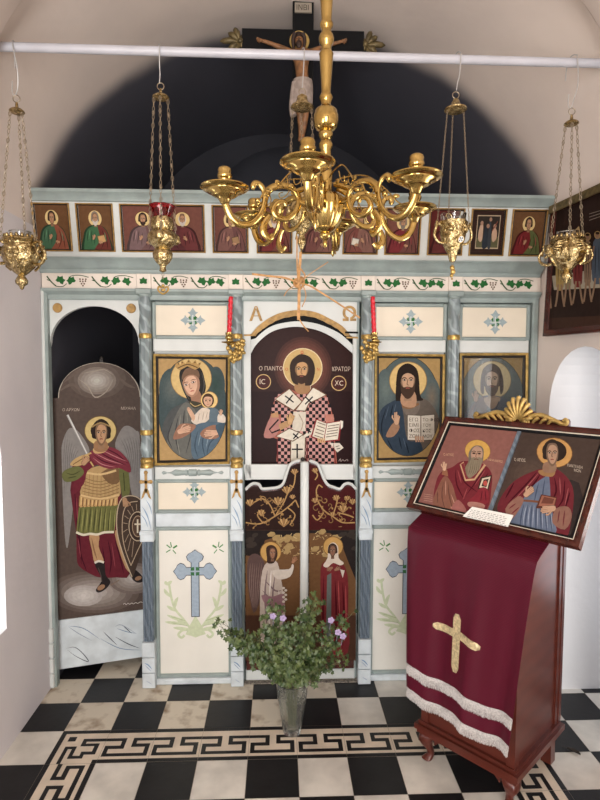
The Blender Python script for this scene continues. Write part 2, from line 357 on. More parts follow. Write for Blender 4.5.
XL = -0.385                                                  # left wall plane
XR = lambda y: 1.985+.10*(.36-y)                             # right wall, slightly splayed
ZS = 2.2; YB = -5.0; YE = 1.95                               # vault springing, entrance end, sanctuary end
T = .2
fl = MB(); mats_f = ['grout', 'tile_black', 'tile_white', 'tile_pink', 'tile_worn', 'cement']
fl.cur = 0; fl.box(-1.2, 3.6, YB-.4, 2.6, -.06, -.003)
def ftile(x0, x1, y0, y1, m, z=0.):
    fl.cur = m; fl.add([(x0, y0, z), (x1, y0, z), (x1, y1, z), (x0, y1, z)], [(0, 1, 2, 3)])
KEY = [(0, .43, .27, .36), (.34, .43, .27, .60), (.03, .43, .50, .60), (.03, .12, .50, .82), (.03, .95, .73, .82), (.86, .95, .45, .82), (.57, .95, .45, .55), (.57, .66, .27, .55), (.57, 1, .27, .36)]
def border(i, j, side):
    x0, y0 = i*T, j*T; g = .0007
    def put(u0, u1, v0, v1, m, z):
        q = [(u0, v0), (u1, v0), (u1, v1), (u0, v1)]
        if side == 't': q = [(u, 1-v) for u, v in q]
        elif side == 'l': q = [(v, u) for u, v in q]
        elif side == 'r': q = [(1-v, 1-u) for u, v in q]
        elif side == 'b': q = [(1-u, v) for u, v in q]
        fl.cur = m; fl.add([(x0+g+u*(T-2*g), y0+g+v*(T-2*g), z) for u, v in q], [(0, 1, 2, 3)])
    put(0, 1, 0, 1, 3, 0)
    if side != 'c':
        put(0, 1, 0, .105, 1, .0003); put(0, 1, .9, 1, 1, .0003)
        for k in KEY: put(*k, 1, .0003+.00004*KEY.index(k))
    else:
        rects = [(0, 1, .9, 1), (0, .1, 0, .9), (.9, 1, 0, .1), (.2, .36, .66, .8), (.52, 1, .64, .73), (.52, .61, .5, .73), (.52, .9, .5, .58), (.81, .9, .25, .58), (.6, .9, .25, .34), (.6, .68, .14, .34), (.38, .68, .14, .22), (.38, .46, .14, .5), (.22, .46, .42, .5), (.22, .3, 0, .5)]
        mir = i > 4
        for n_, (a, b, c_, d_) in enumerate(rects):
            if mir: a, b = 1-b, 1-a
            fl.cur = 1; fl.add([(x0+a*T, y0+c_*T, .0003+n_*.00004), (x0+b*T, y0+c_*T, .0003+n_*.00004), (x0+b*T, y0+d_*T, .0003+n_*.00004), (x0+a*T, y0+d_*T, .0003+n_*.00004)], [(0, 1, 2, 3)])
rf = random.Random(3)
for i in range(-3, 15):
    for j in range(-25, 13):
        if i in (-1, 8) and j == -1: border(i, j, 'c'); continue
        if j == -1 and 0 <= i < 8: border(i, j, 't'); continue
        if j < -1 and i == -1: border(i, j, 'l'); continue
        if j < -1 and i == 8: border(i, j, 'r'); continue
        inside = 0 <= i < 8 and j < -1
        white = ((i+j) % 2 == 0) if inside else ((i+j) % 2 == 1)
        g = .0009; worn = (not inside) and j in (0, 1, 2) and i < 5
        ftile(i*T+g, (i+1)*T-g, j*T+g, (j+1)*T-g, (4 if worn else 2) if white else 1)
fl.cur = 5; fl.box(.555, 1.115, .325, .45, -.002, .006)
floor = struct('floor', fl, mats_f, 0)

def wall_with_arch(name, P, y0, y1, z1, ya, yb, zb, zs, rise, depth, out, mats, m=None, done=True):
    """wall in a plane: P(y) -> x; arched hole between ya..yb from zb, springing at zs; jambs run 'depth' outwards"""
    m = m or MB(); m.cur = 0; q = lambda y, z, d=0: V((P(y)+out*d, y, z))
    def quad(a, b, c, d_): m.add([a, b, c, d_], [(0, 1, 2, 3)])
    def strip(ya_, yb_, z0a, z0b, zt):
        k = max(1, int((yb_-ya_)/.25))
        for i in range(k):
            u, v_ = ya_+(yb_-ya_)*i/k, ya_+(yb_-ya_)*(i+1)/k
            quad(q(u, 0), q(v_, 0), q(v_, zt), q(u, zt))
    strip(y0, ya, 0, 0, z1); strip(yb, y1, 0, 0, z1)
    if zb > 0: quad(q(ya, 0), q(yb, 0), q(yb, zb), q(ya, zb))
    N = 16; arc = [(ya+(yb-ya)*(1-cos(pi*i/N))/2, zs+rise*sin(pi*i/N)**.9) for i in range(N+1)]
    for i in range(N):
        quad(q(arc[i][0], arc[i][1]), q(arc[i+1][0], arc[i+1][1]), q(arc[i+1][0], z1), q(arc[i][0], z1))
    m.cur = 1
    loop = [(ya, zb)]+arc+[(yb, zb)]
    for i in range(len(loop)-1):
        a, b = loop[i], loop[i+1]
        # a soft rounded arris, then the reveal
        quad(q(*a), q(*b), q(*b, depth), q(*a, depth))
    quad(q(ya, zb), q(yb, zb), q(yb, zb, depth), q(ya, zb, depth)) if zb > 0 else None
    return struct(name, m, mats, 60) if done else m
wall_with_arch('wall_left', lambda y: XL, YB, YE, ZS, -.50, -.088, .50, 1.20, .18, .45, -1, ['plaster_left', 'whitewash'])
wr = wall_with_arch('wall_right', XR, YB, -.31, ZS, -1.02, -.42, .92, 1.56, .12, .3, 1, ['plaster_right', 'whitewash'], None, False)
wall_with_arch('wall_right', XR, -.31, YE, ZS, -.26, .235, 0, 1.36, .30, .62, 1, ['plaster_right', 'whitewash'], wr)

# window in the left reveal and open doorway frame in the right one
wn = MB(); x = XL-.40
for (a, b, c_, d_) in ((-.52, -.48, .48, 1.4), (-.11, -.07, .48, 1.4), (-.52, -.07, .46, .50), (-.52, -.07, 1.37, 1.41), (-.315, -.275, .5, 1.38), (-.5, -.09, .92, .95)): wn.box(x-.03, x, a, b, c_, d_)
wobj = struct('window_1', wn, 'white')
gp = MB(); gp.box(x-.018, x-.014, -.48, -.11, .5, 1.37); gp.build('pane', 'clearglass', wobj)
w2 = MB(); x2 = 2.36
for (a, b, c_, d_) in ((-1.06, -1.0, .9, 1.7), (-.44, -.38, .9, 1.7), (-1.06, -.38, .88, .93), (-1.06, -.38, 1.68, 1.74)): w2.box(x2, x2+.03, a, b, c_, d_)
struct('window_2', w2, 'white')
dn = MB(); xd = 2.60
for (a, b, c_, d_) in ((-.34, -.27, 0, 1.76), (.245, .31, 0, 1.76), (-.34, .31, 1.70, 1.76)): dn.box(xd+.03, xd+.09, a, b, c_, d_)
struct('door_1', dn, 'mahogany_dark')

# vault: an elliptical barrel with a slightly proud transverse rib
ce = MB(); N = 36
def vp(t, y, inset=0.):
    xl, xr = XL, XR(y); c = (xl+xr)/2; a = (xr-xl)/2-inset; b = 1.10-inset
    return V((c-a*cos(pi*t), y, ZS+b*sin(pi*t)))
ys = [YB+(YE-YB)*i/40 for i in range(41)]
ce.add([vp(k/N, y) for y in ys for k in range(N+1)], [(i*(N+1)+k, i*(N+1)+k+1, (i+1)*(N+1)+k+1, (i+1)*(N+1)+k) for i in range(40) for k in range(N)])
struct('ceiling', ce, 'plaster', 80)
rb = MB()
pr = [(-.78, 0), (-.78, .045), (-.765, .055), (-.375, .055), (-.36, .045), (-.36, 0)]
rb.add([vp(k/N, y, ins) for y, ins in pr for k in range(N+1)], [(i*(N+1)+k, i*(N+1)+k+1, (i+1)*(N+1)+k+1, (i+1)*(N+1)+k) for i in range(len(pr)-1) for k in range(N)])
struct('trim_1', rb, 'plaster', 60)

# sanctuary end wall with its apse
wb = MB(); ac, ar, zsp = .80, .64, 2.57
xe0, xe1 = XL-.02, XR(YE)+.02
outer = [(xe0, 0), (xe0, ZS)]+[(vp(k/24, YE).x, vp(k/24, YE).z+.01) for k in range(1, 24)]+[(xe1, ZS), (xe1, 0)]
hole = [(ac+ar, 0), (ac+ar, zsp)]+[(ac+ar*cos(pi*k/16), zsp+ar*sin(pi*k/16)) for k in range(1, 16)]+[(ac-ar, zsp), (ac-ar, 0)]
pts = outer+hole
wb.add([(x_, YE, z_) for x_, z_ in pts], [tuple(range(len(pts)))])
wb.cur = 1
rg = []
for i in range(13):
    th = pi*i/12; rg.append((ac-ar*cos(th), YE+ar*.8*sin(th)))
wb.add([(x_, y_, z_) for x_, y_ in rg for z_ in (0, zsp)], [(2*i, 2*i+2, 2*i+3, 2*i+1) for i in range(12)])
vs = []
for j in range(9):
    ph = pi/2*j/8
    for i in range(13):
        th = pi*i/12; vs.append((ac-ar*cos(th)*cos(ph), YE+ar*.8*sin(th)*cos(ph), zsp+ar*sin(ph)))
wb.add(vs, [(j*13+i, j*13+i+1, (j+1)*13+i+1, (j+1)*13+i) for j in range(8) for i in range(12)])
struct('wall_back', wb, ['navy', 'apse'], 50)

# entrance wall behind the viewer, with an open doorway added to let daylight in
wf = MB()
outer = [(XL-.02, 0), (XL-.02, ZS)]+[(vp(k/24, YB).x, vp(k/24, YB).z+.01) for k in range(1, 24)]+[(XR(YB)+.02, ZS), (XR(YB)+.02, 0)]
hole = [(1.5, 0), (1.5, 2.4), (.0, 2.4), (.0, 0)]
pts = outer+hole; wf.add([(x_, YB, z_) for x_, z_ in pts], [tuple(range(len(pts)))])
struct('wall_front', wf, 'whitewash', 0)
# ------------------------------------------------------------------ the iconostasis
ico = thing('iconostasis', (.80, .36, 0), 'grey and white painted wooden icon screen with marbled columns across the chapel', 'icon screen')
YP = .36
COLX = [.092, .521, 1.147, 1.567]
BAYS = [(.124, .489), (1.179, 1.535), (1.600, 1.945)]
def rosette(P, cx, cy, s):
    g = (150, 168, 172)
    for a in range(4):
        A = pi/2*a; R = lambda x, y: (cx+(x*cos(A)-y*sin(A))*s, cy+(x*sin(A)+y*cos(A))*s)
        P.poly([R(.05, -.16), R(.45, -.2), R(.62, -.42), R(.68, -.22), R(1.0, 0), R(.68, .22), R(.62, .42), R(.45, .2), R(.05, .16)], g)
        A += pi/4; P.poly([R(.06, -.03), R(.2, -.19), R(.28, -.1), R(.44, -.08), R(.38, 0), R(.44, .08), R(.28, .1), R(.2, .19), R(.06, .03)], (44, 112, 52))
    P.line([(cx-s*.42, cy), (cx+s*.42, cy)], s*.07, (206, 212, 204)); P.line([(cx, cy-s*.42), (cx, cy+s*.42)], s*.07, (206, 212, 204))
def metric(P):
    # local frame in metres, y down from z: map to the plane directly
    P.px = lambda p: p
    P.p3 = lambda q: V((q[0], P.O.y-P.e*P.k, -q[1]))
    return P
def field(name, x0, x1, z0, z1, m, mould=.014):
    """recessed panel with a moulded grey-green edge"""
    b = MB(); b.box(x0, x1, YP, YP+.02, z0, z1)
    b.cur = 1
    for (a, c_, d_, e_) in ((x0-.004, x0+mould, z0-.002, z1+.002), (x1-mould, x1+.004, z0-.002, z1+.002)): b.bevbox(a, c_, YP-.014, YP, d_, e_, .006)
    for (d_, e_) in ((z0-.004, z0+mould), (z1-mould, z1+.004)): b.bevbox(x0+mould, x1-mould, YP-.014, YP, d_, e_, .006)
    P = metric(Paint((0, YP-.0004, 0), (0, -1, 0)))
    return b, P
def finish(name, b, P, m):
    o = len(b.v); b.v += P.v; b.f += [tuple(i+o for i in f) for f in P.f]; b.c += P.c; b.mi += [2]*len(P.f)
    return b.build(name, [m, 'moulding', 'paint'], ico, 30)
def big_cross(P, cx):
    k = .0046                                               # metres per photo pixel here
    ol, bl = (44, 50, 60), (150, 168, 186)
    def cross(gr, c):
        w = .0175+gr
        zt, zb, zh = .668+gr, .335-gr, .562; ax = .06
        def tre(x, z, dx, dz):
            # trefoil-pointed arm end
            t = (-dz, dx); q = lambda a, b: (x+dx*a+t[0]*b, -(z+dz*a+t[1]*b)); g = gr
            P.poly([q(-.02, w), q(0, w), q(.012, .034+g), q(.03, .040+g), q(.044, .030+g), q(.052, .014+g), q(.062+g, 0), q(.052, -.014-g), q(.044, -.030-g), q(.03, -.040-g), q(.012, -.034-g), q(0, -w), q(-.02, -w)], c)
        P.poly([(cx-w, -zt+.03), (cx+w, -zt+.03), (cx+w, -zb), (cx-w, -zb)], c)
        P.poly([(cx-ax, -zh-w), (cx+ax, -zh-w), (cx+ax, -zh+w), (cx-ax, -zh+w)], c)
        tre(cx-.042, zh, -1, 0); tre(cx+.042, zh, 1, 0); tre(cx, zt-.062-gr, 0, 1)
    gr_ = (192, 202, 160); gd = (150, 168, 116)
    zm = lambda z: -(.51-(.51+z)*.86) if z > -.6 else z-.02
    _l, _p = P.line, P.poly
    P.line = lambda pts, *a: _l([(x, zm(y)) for x, y in pts], *a)
    P.poly = lambda pts, *a: _p([(x, zm(y)) for x, y in pts], *a)
    for e in (-1, 1):
        X = lambda x: cx+e*x
        P.line([(X(.03), -.24), (X(.06), -.29), (X(.10), -.35), (X(.118), -.42), (X(.128), -.50)], .011, gr_, 4)
        for (a, b) in (((.085, .335), (.14, .37)), ((.098, .36), (.085, .42)), ((.118, .42), (.152, .47)), ((.128, .49), (.145, .515)), ((.128, .49), (.113, .515)), ((.045, .275), (.14, .315)), ((.05, .26), (.15, .275)), ((.03, .23), (.11, .24)), ((.035, .25), (.1, .30))):
            P.line([(X(a[0]), -a[1]), (X((a[0]+b[0])/2+.006), -(a[1]+b[1])/2), (X(b[0]), -b[1])], .017, gr_, 3, True)
        P.line([(X(.01), -.22), (X(.06), -.225), (X(.085), -.2), (X(.07), -.18), (X(.055), -.195)], .012, gr_, 5)
        P.line([(X(.05), -.28), (X(.12), -.305)], .004, gd, 0, True); P.line([(X(.04), -.25), (X(.12), -.27)], .004, gd, 0, True)
        for (dx, dz, rr) in ((.0, .0, .008), (.016, .012, .007), (-.016, .010, .011), (.018, -.010, .006), (-.012, -.014, .006), (.004, .02, .006)):
            P.line([(X(.112+dx*.4), -(.655+dz*.4)), (X(.112+dx*1.6), -(.655+dz*1.7))], rr*1.4, (70, 140, 66), 0, True)
    P.poly([(cx-.05, -.20), (cx-.03, -.25), (cx, -.31), (cx+.03, -.25), (cx+.05, -.20), (cx+.02, -.19), (cx, -.18), (cx-.02, -.19)], gr_)
    P.line, P.poly = _l, _p
    cross(.0035, ol); cross(0, bl)
    for a in range(4):
        A = pi/4+pi/2*a; R = lambda x, y: (cx+(x*cos(A)-y*sin(A)), -.562+(x*sin(A)+y*cos(A)))
        P.poly([R(.006, 0), R(.018, -.013), R(.028, 0), R(.018, .013)], (50, 112, 62))
def spindle(b, x0, x1, z):
    xc, L = (x0+x1)/2, (x1-x0)/2-.03
    pr = [(0.001, -L), (.010, -L+.012), (.004, -L+.03), (.006, -L+.05), (.017, -L*.55), (.012, -L*.25), (.016, -L*.22), (.016, -L*.17), (.011, -L*.15), (.018, -.018), (.018, .018), (.011, L*.15), (.016, L*.17), (.016, L*.22), (.012, L*.25), (.017, L*.55), (.006, L-.05), (.004, L-.03), (.010, L-.012), (.001, L)]
    b.lathe(pr, (xc, YP-.008, z), 12, Matrix(((0, 0, 1), (.6, 0, 0), (0, 1, 0))))
for bi, (x0, x1) in enumerate(BAYS):
    b, P = field('lower_panel', x0, x1, .03, .783, 'cream_low'); big_cross(P, (x0+x1)/2+.006); finish('lower_panel', b, P, 'cream_low')
    b, P = field('middle_panel', x0, x1, .858, 1.018, 'cream'); rosette(P, (x0+x1)/2+.006, -.957 if bi == 0 else -.95, .058); finish('middle_panel', b, P, 'cream')
    b, P = field('upper_panel', x0, x1, 1.702, 1.872, 'cream'); rosette(P, (x0+x1)/2+.006, -1.788, .06); finish('upper_panel', b, P, 'cream')
    r = MB()
    r2 = MB(); r2.bevbox(x0, x1, YP-.010, YP+.02, .787, .854, .004); r2.build('cross_rail', 'marble_pale', ico)
    r.bevbox(x0, x1, YP-.010, YP+.02, 1.639, 1.700, .004)
    r.bevbox(x0, x1, YP-.010, YP+.02, 1.020, 1.083, .004); r.box(x0, x1, YP+.024, YP+.034, 1.05, 1.66)
    r.build('cross_rail', 'white', ico)
    s_ = MB(); spindle(s_, x0, x1, 1.054); s_.build('turned_spindle', 'moulding', ico)
    br = MB(); br.bevbox(x0-.003, x1+.003, YP-.03, YP+.02, 0, .03, .006); br.build('base_rail', 'marble_pale', ico)

# columns
tw = lambda r, z, a: r*(1+.10*cos(3*a+z*48))
flu = lambda r, z, a: r*(1+.055*cos(9*a))
for x in COLX:
    yc = .335
    cb = MB(); cb.box(x-.0265, x+.0265, yc+.003, YP+.03, 0, 1.93); colm = cb.build('column', 'moulding', ico)
    c1 = MB(); c1.lathe([(.027, 1.722+i*.0059) for i in range(31)], (x, yc, 0), 24, None, tw); c1.build('twisted_shaft', 'marble_grey', colm)
    c2 = MB(); c2.lathe([(.0265, 1.262), (.0265, 1.70)], (x, yc, 0), 36, None, flu); c2.build('fluted_shaft', 'marble_grey', colm)
    c3 = MB(); c3.lathe([(.018, 1.131), (.029, 1.15), (.031, 1.175), (.026, 1.205), (.021, 1.235), (.020, 1.245)], (x, yc, 0), 24, None, lambda r, z, a: r*(1+.05*cos(4*a+z*40))); c3.build('vase_shaft', 'marble_grey', colm)
    for zz in (1.711, 1.2535):
        g = MB(); g.lathe([(.024, zz-.014), (.029, zz-.011), (.031, zz), (.029, zz+.011), (.024, zz+.014)], (x, yc, 0), 20); g.build('gold_ring', 'gold', colm)
    g = MB(); g.lathe([(.030, 1.083), (.031, 1.094), (.029, 1.099), (.027, 1.105), (.031, 1.112), (.031, 1.122), (.026, 1.128), (.022, 1.133)], (x, yc, 0), 20); g.build('gold_base', 'gold', colm)
    cp = MB(); cp.bevbox(x-.036, x+.036, .300, YP, 1.905, 1.930, .004); cp.lathe([(.027, 1.893), (.031, 1.897), (.031, 1.906)], (x, yc, 0), 16); cp.build('capital', 'moulding', colm)
    pb = MB(); pb.bevbox(x-.029, x+.029, .308, YP+.02, .782, 1.083, .003); pb.bevbox(x-.032, x+.032, .302, YP+.02, .728, .782, .004)
    pb.bevbox(x-.034, x+.034, .300, YP+.02, .762, .776, .003)
    bb = MB()
    for k in range(3): bb.bevbox(x-.031, x+.031, .302, YP+.02, .002+k*.077, .076+k*.077, .003)
    P = metric(Paint((0, .3078, 0), (0, -1, 0)))
    for (a, b_, c_, d_) in ((-.02, -.90, .015, -.82), (-.025, -.86, .005, -.80), (.0, -.93, .026, -.86), (-.01, -.88, .02, -.79)): P.line([(x+a, b_), (x+(a+c_)/2+.004, (b_+d_)/2-.004), (x+c_, d_)], .0045, (126, 156, 190), 3, True)
    o = len(pb.v); pb.v += P.v; pb.f += [tuple(i+o for i in f) for f in P.f]; pb.c += P.c; pb.mi += [1]*len(P.f)
    ped = pb.build('pedestal', ['marble_pale', 'paint'], colm); pb = bb
    P = metric(Paint((0, .3018, 0), (0, -1, 0)))
    P.line([(x-.018, -.13), (x, -.12), (x+.016, -.10)], .006, (110, 144, 186), 3, True); P.line([(x-.016, -.12), (x+.012, -.09)], .004, (140, 160, 190), 3, True); P.line([(x-.01, -.04), (x+.014, -.025)], .004, (150, 166, 190), 3, True)
    o = len(pb.v); pb.v += P.v; pb.f += [tuple(i+o for i in f) for f in P.f]; pb.c += P.c; pb.mi += [1]*len(P.f)
    pb.build('base_block', ['marble_pale', 'paint'], colm)
    gc = MB()
    gc.box(x-.006, x+.006, .303, .309, .965, 1.06); gc.box(x-.020, x+.020, .303, .309, 1.012, 1.026)
    for (dx, z) in ((-.022, 1.019), (.022, 1.019), (0, 1.064)): gc.ball((x+dx, .306, z), .010, .004, .010, 8, 6)
    gc.prism([(x-.024, .303, .935), (x-.012, .303, .945), (x, .303, .975), (x+.012, .303, .945), (x+.024, .303, .935), (x+.018, .303, .955), (x+.008, .303, .985), (x-.008, .303, .985), (x-.018, .303, .955)], (0, .006, 0)); gc.build('gold_cross', 'gold_flat', colm)
    fs = MB(); fs.box(x-.0245, x+.0245, .312, YP+.02, .233, .728)
    for k in range(4): fs.lathe([(.0052, .238), (.0052, .722)], (x-.018+.012*k, .312, 0), 10)
    fs.build('fluted_strip', 'marble_strip', colm)

# end posts
lp = MB(); lp.bevbox(XL, -.372, .315, .365, 0, 1.93, .008)
for k in range(4): lp.bevbox(XL, -.366, .309, .365, .01+k*.075, .075+k*.075, .004)
lp.cur = 1; lp.bevbox(-.379, -.360, .326, .368, 0, 1.93, .006)
lp.build('end_post', ['white', 'moulding'], ico)
rp = MB(); rp.bevbox(1.953, 1.984, .335, .40, 0, 1.93, .006); rp.build('end_post', 'moulding', ico)

# left arch spandrel over the side doorway
A0, A1 = -.366, .060; ac_, ar_ = (A0+A1)/2, (A1-A0)/2-.006
sp_ = MB()
arc = [(ac_+ar_*cos(pi*k/24), 1.68+ar_*.83*sin(pi*k/24)) for k in range(25)]
arc = [(A1, 1.66)]+arc+[(A0, 1.66)]
sp_.prism([(A0, YP, 1.905), (A1, YP, 1.905)]+[(x_, YP, z_) for x_, z_ in arc], (0, .025, 0)); sp_.build('arched_spandrel', 'white', ico)
for x_ in (-.322, .022):
    d = MB(); d.lathe([(.001, 0), (.020, 0), (.023, .003), (.020, .006), (.012, .005), (.001, .007)], (x_, YP-.0005, 1.842), 18, Matrix(((1, 0, 0), (0, 0, -1), (0, 1, 0)))); d.build('gold_disc', 'gold_flat', ico)

# long mouldings, painted vine frieze, cornice
X0, X1 = XL+.004, 1.984
def run(name, prof, m, x0, x1, flare=0):
    b = MB(); n = len(prof); vs = []
    for x_, s_ in ((x0, -1), (x1, 1)):
        for (y, z) in prof: vs.append((x_+s_*flare*max(0, (YP-y)), y, z))
    b.add(vs, [(i, i+n, (i+1) % n+n, (i+1) % n) for i in range(n)]+[tuple(range(n)), tuple(range(2*n-1, n-1, -1))]); return b.build(name, m, ico, 35)
run('under_frieze_moulding', [(YP+.02, 1.880), (.345, 1.880), (.340, 1.890), (.340, 1.903), (.328, 1.908), (.322, 1.916), (.316, 1.918), (.316, 1.930), (YP+.02, 1.930)], 'moulding', X0, X1)
fz = MB(); fz.box(X0, X1, .330, YP+.02, 1.930, 2.000)
for x in COLX: fz.bevbox(x-.034, x+.034, .318, .331, 1.930, 2.000, .003)
P = metric(Paint((0, .3297, 0), (0, -1, 0)))
def vine_leaf(x, z, s, a):
    R = lambda u, v: (x+(u*cos(a)-v*sin(a))*s, -(z+(u*sin(a)+v*cos(a))*s))
    P.poly([R(0, .95), R(.34, .5), R(.85, .5), R(.72, .0), R(.82, -.5), R(.35, -.6), R(0, -.4), R(-.35, -.6), R(-.82, -.5), R(-.72, .0), R(-.85, .5), R(-.34, .5)], (36, 104, 46))
segs = [(X0+.02, COLX[0]-.04)]+[(COLX[i]+.04, COLX[i+1]-.04) for i in range(3)]+[(COLX[3]+.04, X1-.03)]
for (a, b_) in segs:
    L = b_-a; n = 2 if L < .5 else 3; u = L/n
    for k in range(n):
        o = a+k*u; zc = 1.964
        P.line([(o+u*.02, -(zc+.022)), (o+u*.12, -(zc-.005)), (o+u*.22, -(zc-.024))], .006, (52, 84, 44), 4); P.line([(o+u*.1, -(zc)), (o+u*.02, -(zc+.006))], .004, (52, 84, 44), 2)
        P.line([(o+u*.22, -(zc-.024)), (o+u*.36, -(zc-.026)), (o+u*.46, -(zc-.012))], .0035, (52, 84, 44), 4)
        P.line([(o+u*.48, -(zc+.0)), (o+u*.55, -(zc+.022)), (o+u*.75, -(zc+.027)), (o+u*.95, -(zc+.018))], .0035, (52, 84, 44), 4)
        vine_leaf(o+u*.32, zc+.004, .024, -.5); vine_leaf(o+u*.56, zc+.002, .023, .5)
        if k % 2 == 0:
            for (dx, dz) in ((0, 0), (.012, .002), (-.012, .001), (.006, -.010), (-.006, -.010), (0, .010), (.014, .011), (-.013, .011), (0, -.019)): P.ell(o+u*.82+dx, -(zc+dz-.002), .0042, .0042, (110, 82, 62), n=8)
        else: vine_leaf(o+u*.8, zc, .023, -.6)
P.O = V((0, .3177, 0))
for x in COLX: vine_leaf(x, 1.964, .021, 0)
o = len(fz.v); fz.v += P.v; fz.f += [tuple(i+o for i in f) for f in P.f]; fz.c += P.c; fz.mi += [1]*len(P.f)
fz.build('vine_frieze', ['frieze', 'paint'], ico, 0)
run('cornice', [(YP+.02, 2.000), (.322, 2.000), (.318, 2.006), (.316, 2.016), (.306, 2.022), (.298, 2.036), (.286, 2.050), (.276, 2.060), (.272, 2.062), (.272, 2.066), (YP+.02, 2.066)], 'moulding', X0, X1-.02, .3)
LEAN = radians(11); RO = V((0, .292, 2.066)); RN = V((0, -cos(LEAN), -sin(LEAN))); RU = V((0, -sin(LEAN), cos(LEAN)))
rg_ = MB(); H = .243
q = lambda x_, h, d: V((x_, 0, 0))+RO+RU*h-RN*d
rg_.add([q(x_, h, d) for x_ in (X0, X1-.005) for h in (0, H) for d in (0, .02)], [(0, 1, 3, 2), (4, 6, 7, 5), (0, 4, 5, 1), (2, 3, 7, 6), (0, 2, 6, 4), (1, 5, 7, 3)])
rg_.build('icon_register', 'white', ico, 0)
zt = (RO+RU*H).z; yt = (RO+RU*H).y
run('crown_moulding', [(YP, zt-.004), (yt+.01, zt-.004), (yt-.008, zt+.002), (yt-.012, zt+.014), (yt-.020, zt+.022), (yt-.030, zt+.032), (yt-.034, zt+.034), (yt-.034, zt+.048), (YP, zt+.048)], 'moulding', X0, X1-.012, .1)

# centre bay: spandrels, scalloped gold arch, letters, white arch, frame of the royal doorway
PX = lambda l, x0, y0, s: [(x0+a/s, y0+b/s) for a, b in l]
def P3(l, Y): return [at(a, b, Y) for a, b in l]
scal_out = PX([(70, 140), (85, 135), (110, 105), (150, 75), (200, 52), (270, 40), (340, 48), (400, 75), (450, 105), (480, 140), (492, 146)], 230, 300, 4)
sp2 = MB()
tl, tr = (242.8, 298), (358.5, 298.5)
sp2.prism(P3([tl, tr, (358.5, 338), (353, 338)]+scal_out[::-1]+[(250, 338), (243.2, 336)], YP), (0, .02, 0)); 
sp2.prism(P3([(243.2, 335), (250.5, 335), (251.2, 480), (245.6, 480)], YP), (0, .025, 0)); sp2.prism(P3([(353.2, 336), (358.3, 336), (357.4, 480), (353, 480)], YP), (0, .025, 0))
sp2.prism(P3([(243.5, 464.5), (358, 464.5), (357.4, 479.5), (245.6, 479.5)], YP), (0, .02, 0))
sp2.build('arched_frame', 'white', ico, 20)
jm = MB()
for (a, b_) in (((241.6, 297), (243.6, 655)), ((358.2, 297), (356, 655))):
    p0, p1 = at(a[0], a[1], YP-.01), at(a[0], 460, YP-.01); jm.bevbox(p0.x-.006, p0.x+.010, YP-.003, YP+.02, .0, 1.885, .005)
jm.build('jamb_moulding', 'moulding', ico)
sg = MB(); inner = []
N = 60
so = crom(PX([(82, 140), (110, 107), (150, 76), (200, 52), (270, 40), (340, 48), (400, 75), (450, 105), (482, 142)], 230, 300, 4), 8, False)
si = crom(PX([(100, 142), (122, 122), (160, 96), (205, 74), (270, 62), (335, 68), (390, 92), (432, 116), (462, 142)], 230, 300, 4), 8, False)
poly = [(p.x, p.y) for p in so]+[(p.x, p.y+.55*abs(sin(i*.62))) for i, p in list(enumerate(si))[::-1]]
sg.prism(P3(poly, YP-.004), (0, .008, 0)); sg.build('scalloped_arch', 'gold_flat', ico, 20)
for bar in ([(243.8, 334.3), (256, 334.3), (256, 336), (243.8, 336)], [(346.5, 336.6), (358.2, 336.8), (358.2, 338.6), (346.5, 338.2)]):
    gb = MB(); gb.prism(P3(bar, YP-.004), (0, .006, 0)); gb.build('gold_bar', 'gold_flat', ico)
rod = MB(); rod.tube([at(345, 332.4, YP-.012), at(358, 332.6, YP-.012)], .0045, 8); rod.build('black_rod', 'black', ico)
dk = MB(); dk.prism(P3(PX([(85, 145), (110, 108), (150, 78), (200, 54), (270, 42), (340, 50), (400, 77), (450, 107), (480, 145), (505, 480/1), (505, 700), (60, 700), (60, 300)], 230, 300, 4), YP+.045), (0, .004, 0)); dk.build('backing_board', 'black', ico)
wa = MB()
wo = crom(PX([(103, 153), (130, 128), (160, 108), (200, 94), (270, 85), (340, 93), (400, 114), (450, 142), (500, 190)], 230, 300, 4), 6, False)
wi = crom(PX([(83, 215), (105, 178), (150, 137), (200, 115), (270, 107), (340, 118), (400, 143), (450, 178), (492, 215)], 230, 300, 4), 6, False)
poly = [(243.8, 352)]+[(250, 340)]+[(p.x, p.y) for p in wo]+[(358, 352), (358, 480), (353, 480)]+[(p.x, p.y) for p in wi[::-1]]+[(250.5, 480), (245.2, 480)]
wa.prism(P3(poly, YP+.022), (0, .014, 0)); wa.build('inner_arch', 'white', ico, 20)
for nm, ch, x_, y_, h_ in (('letter_alpha', 'Α', 249.5, 320.5, 19), ('letter_omega', 'Ω', 342, 320.5, 19.5)):
    vs, fs = text_mesh(ch, .022); lb = MB(); mid = []
    lv = [at(x_+a*h_*(1.0), y_-b*h_, YP-.005) for a, b in vs]; lb.add(lv, fs); lb.add([p+V((0, .005, 0)) for p in lv], fs)
    from collections import Counter
    ec = Counter(tuple(sorted((f[i], f[(i+1) % len(f)]))) for f in fs for i in range(len(f))); n0 = len(lv)
    lb.f += [(a, b, b+n0, a+n0) for (a, b), c_ in ec.items() if c_ == 1]; lb.mi += [0]*(len(lb.f)-len(lb.mi))
    lb.build(nm, 'gold_flat', ico, 0)
th = MB(); th.bevbox(.560, 1.105, .345, .44, .006, .062, .006); th.build('threshold', 'white', ico)
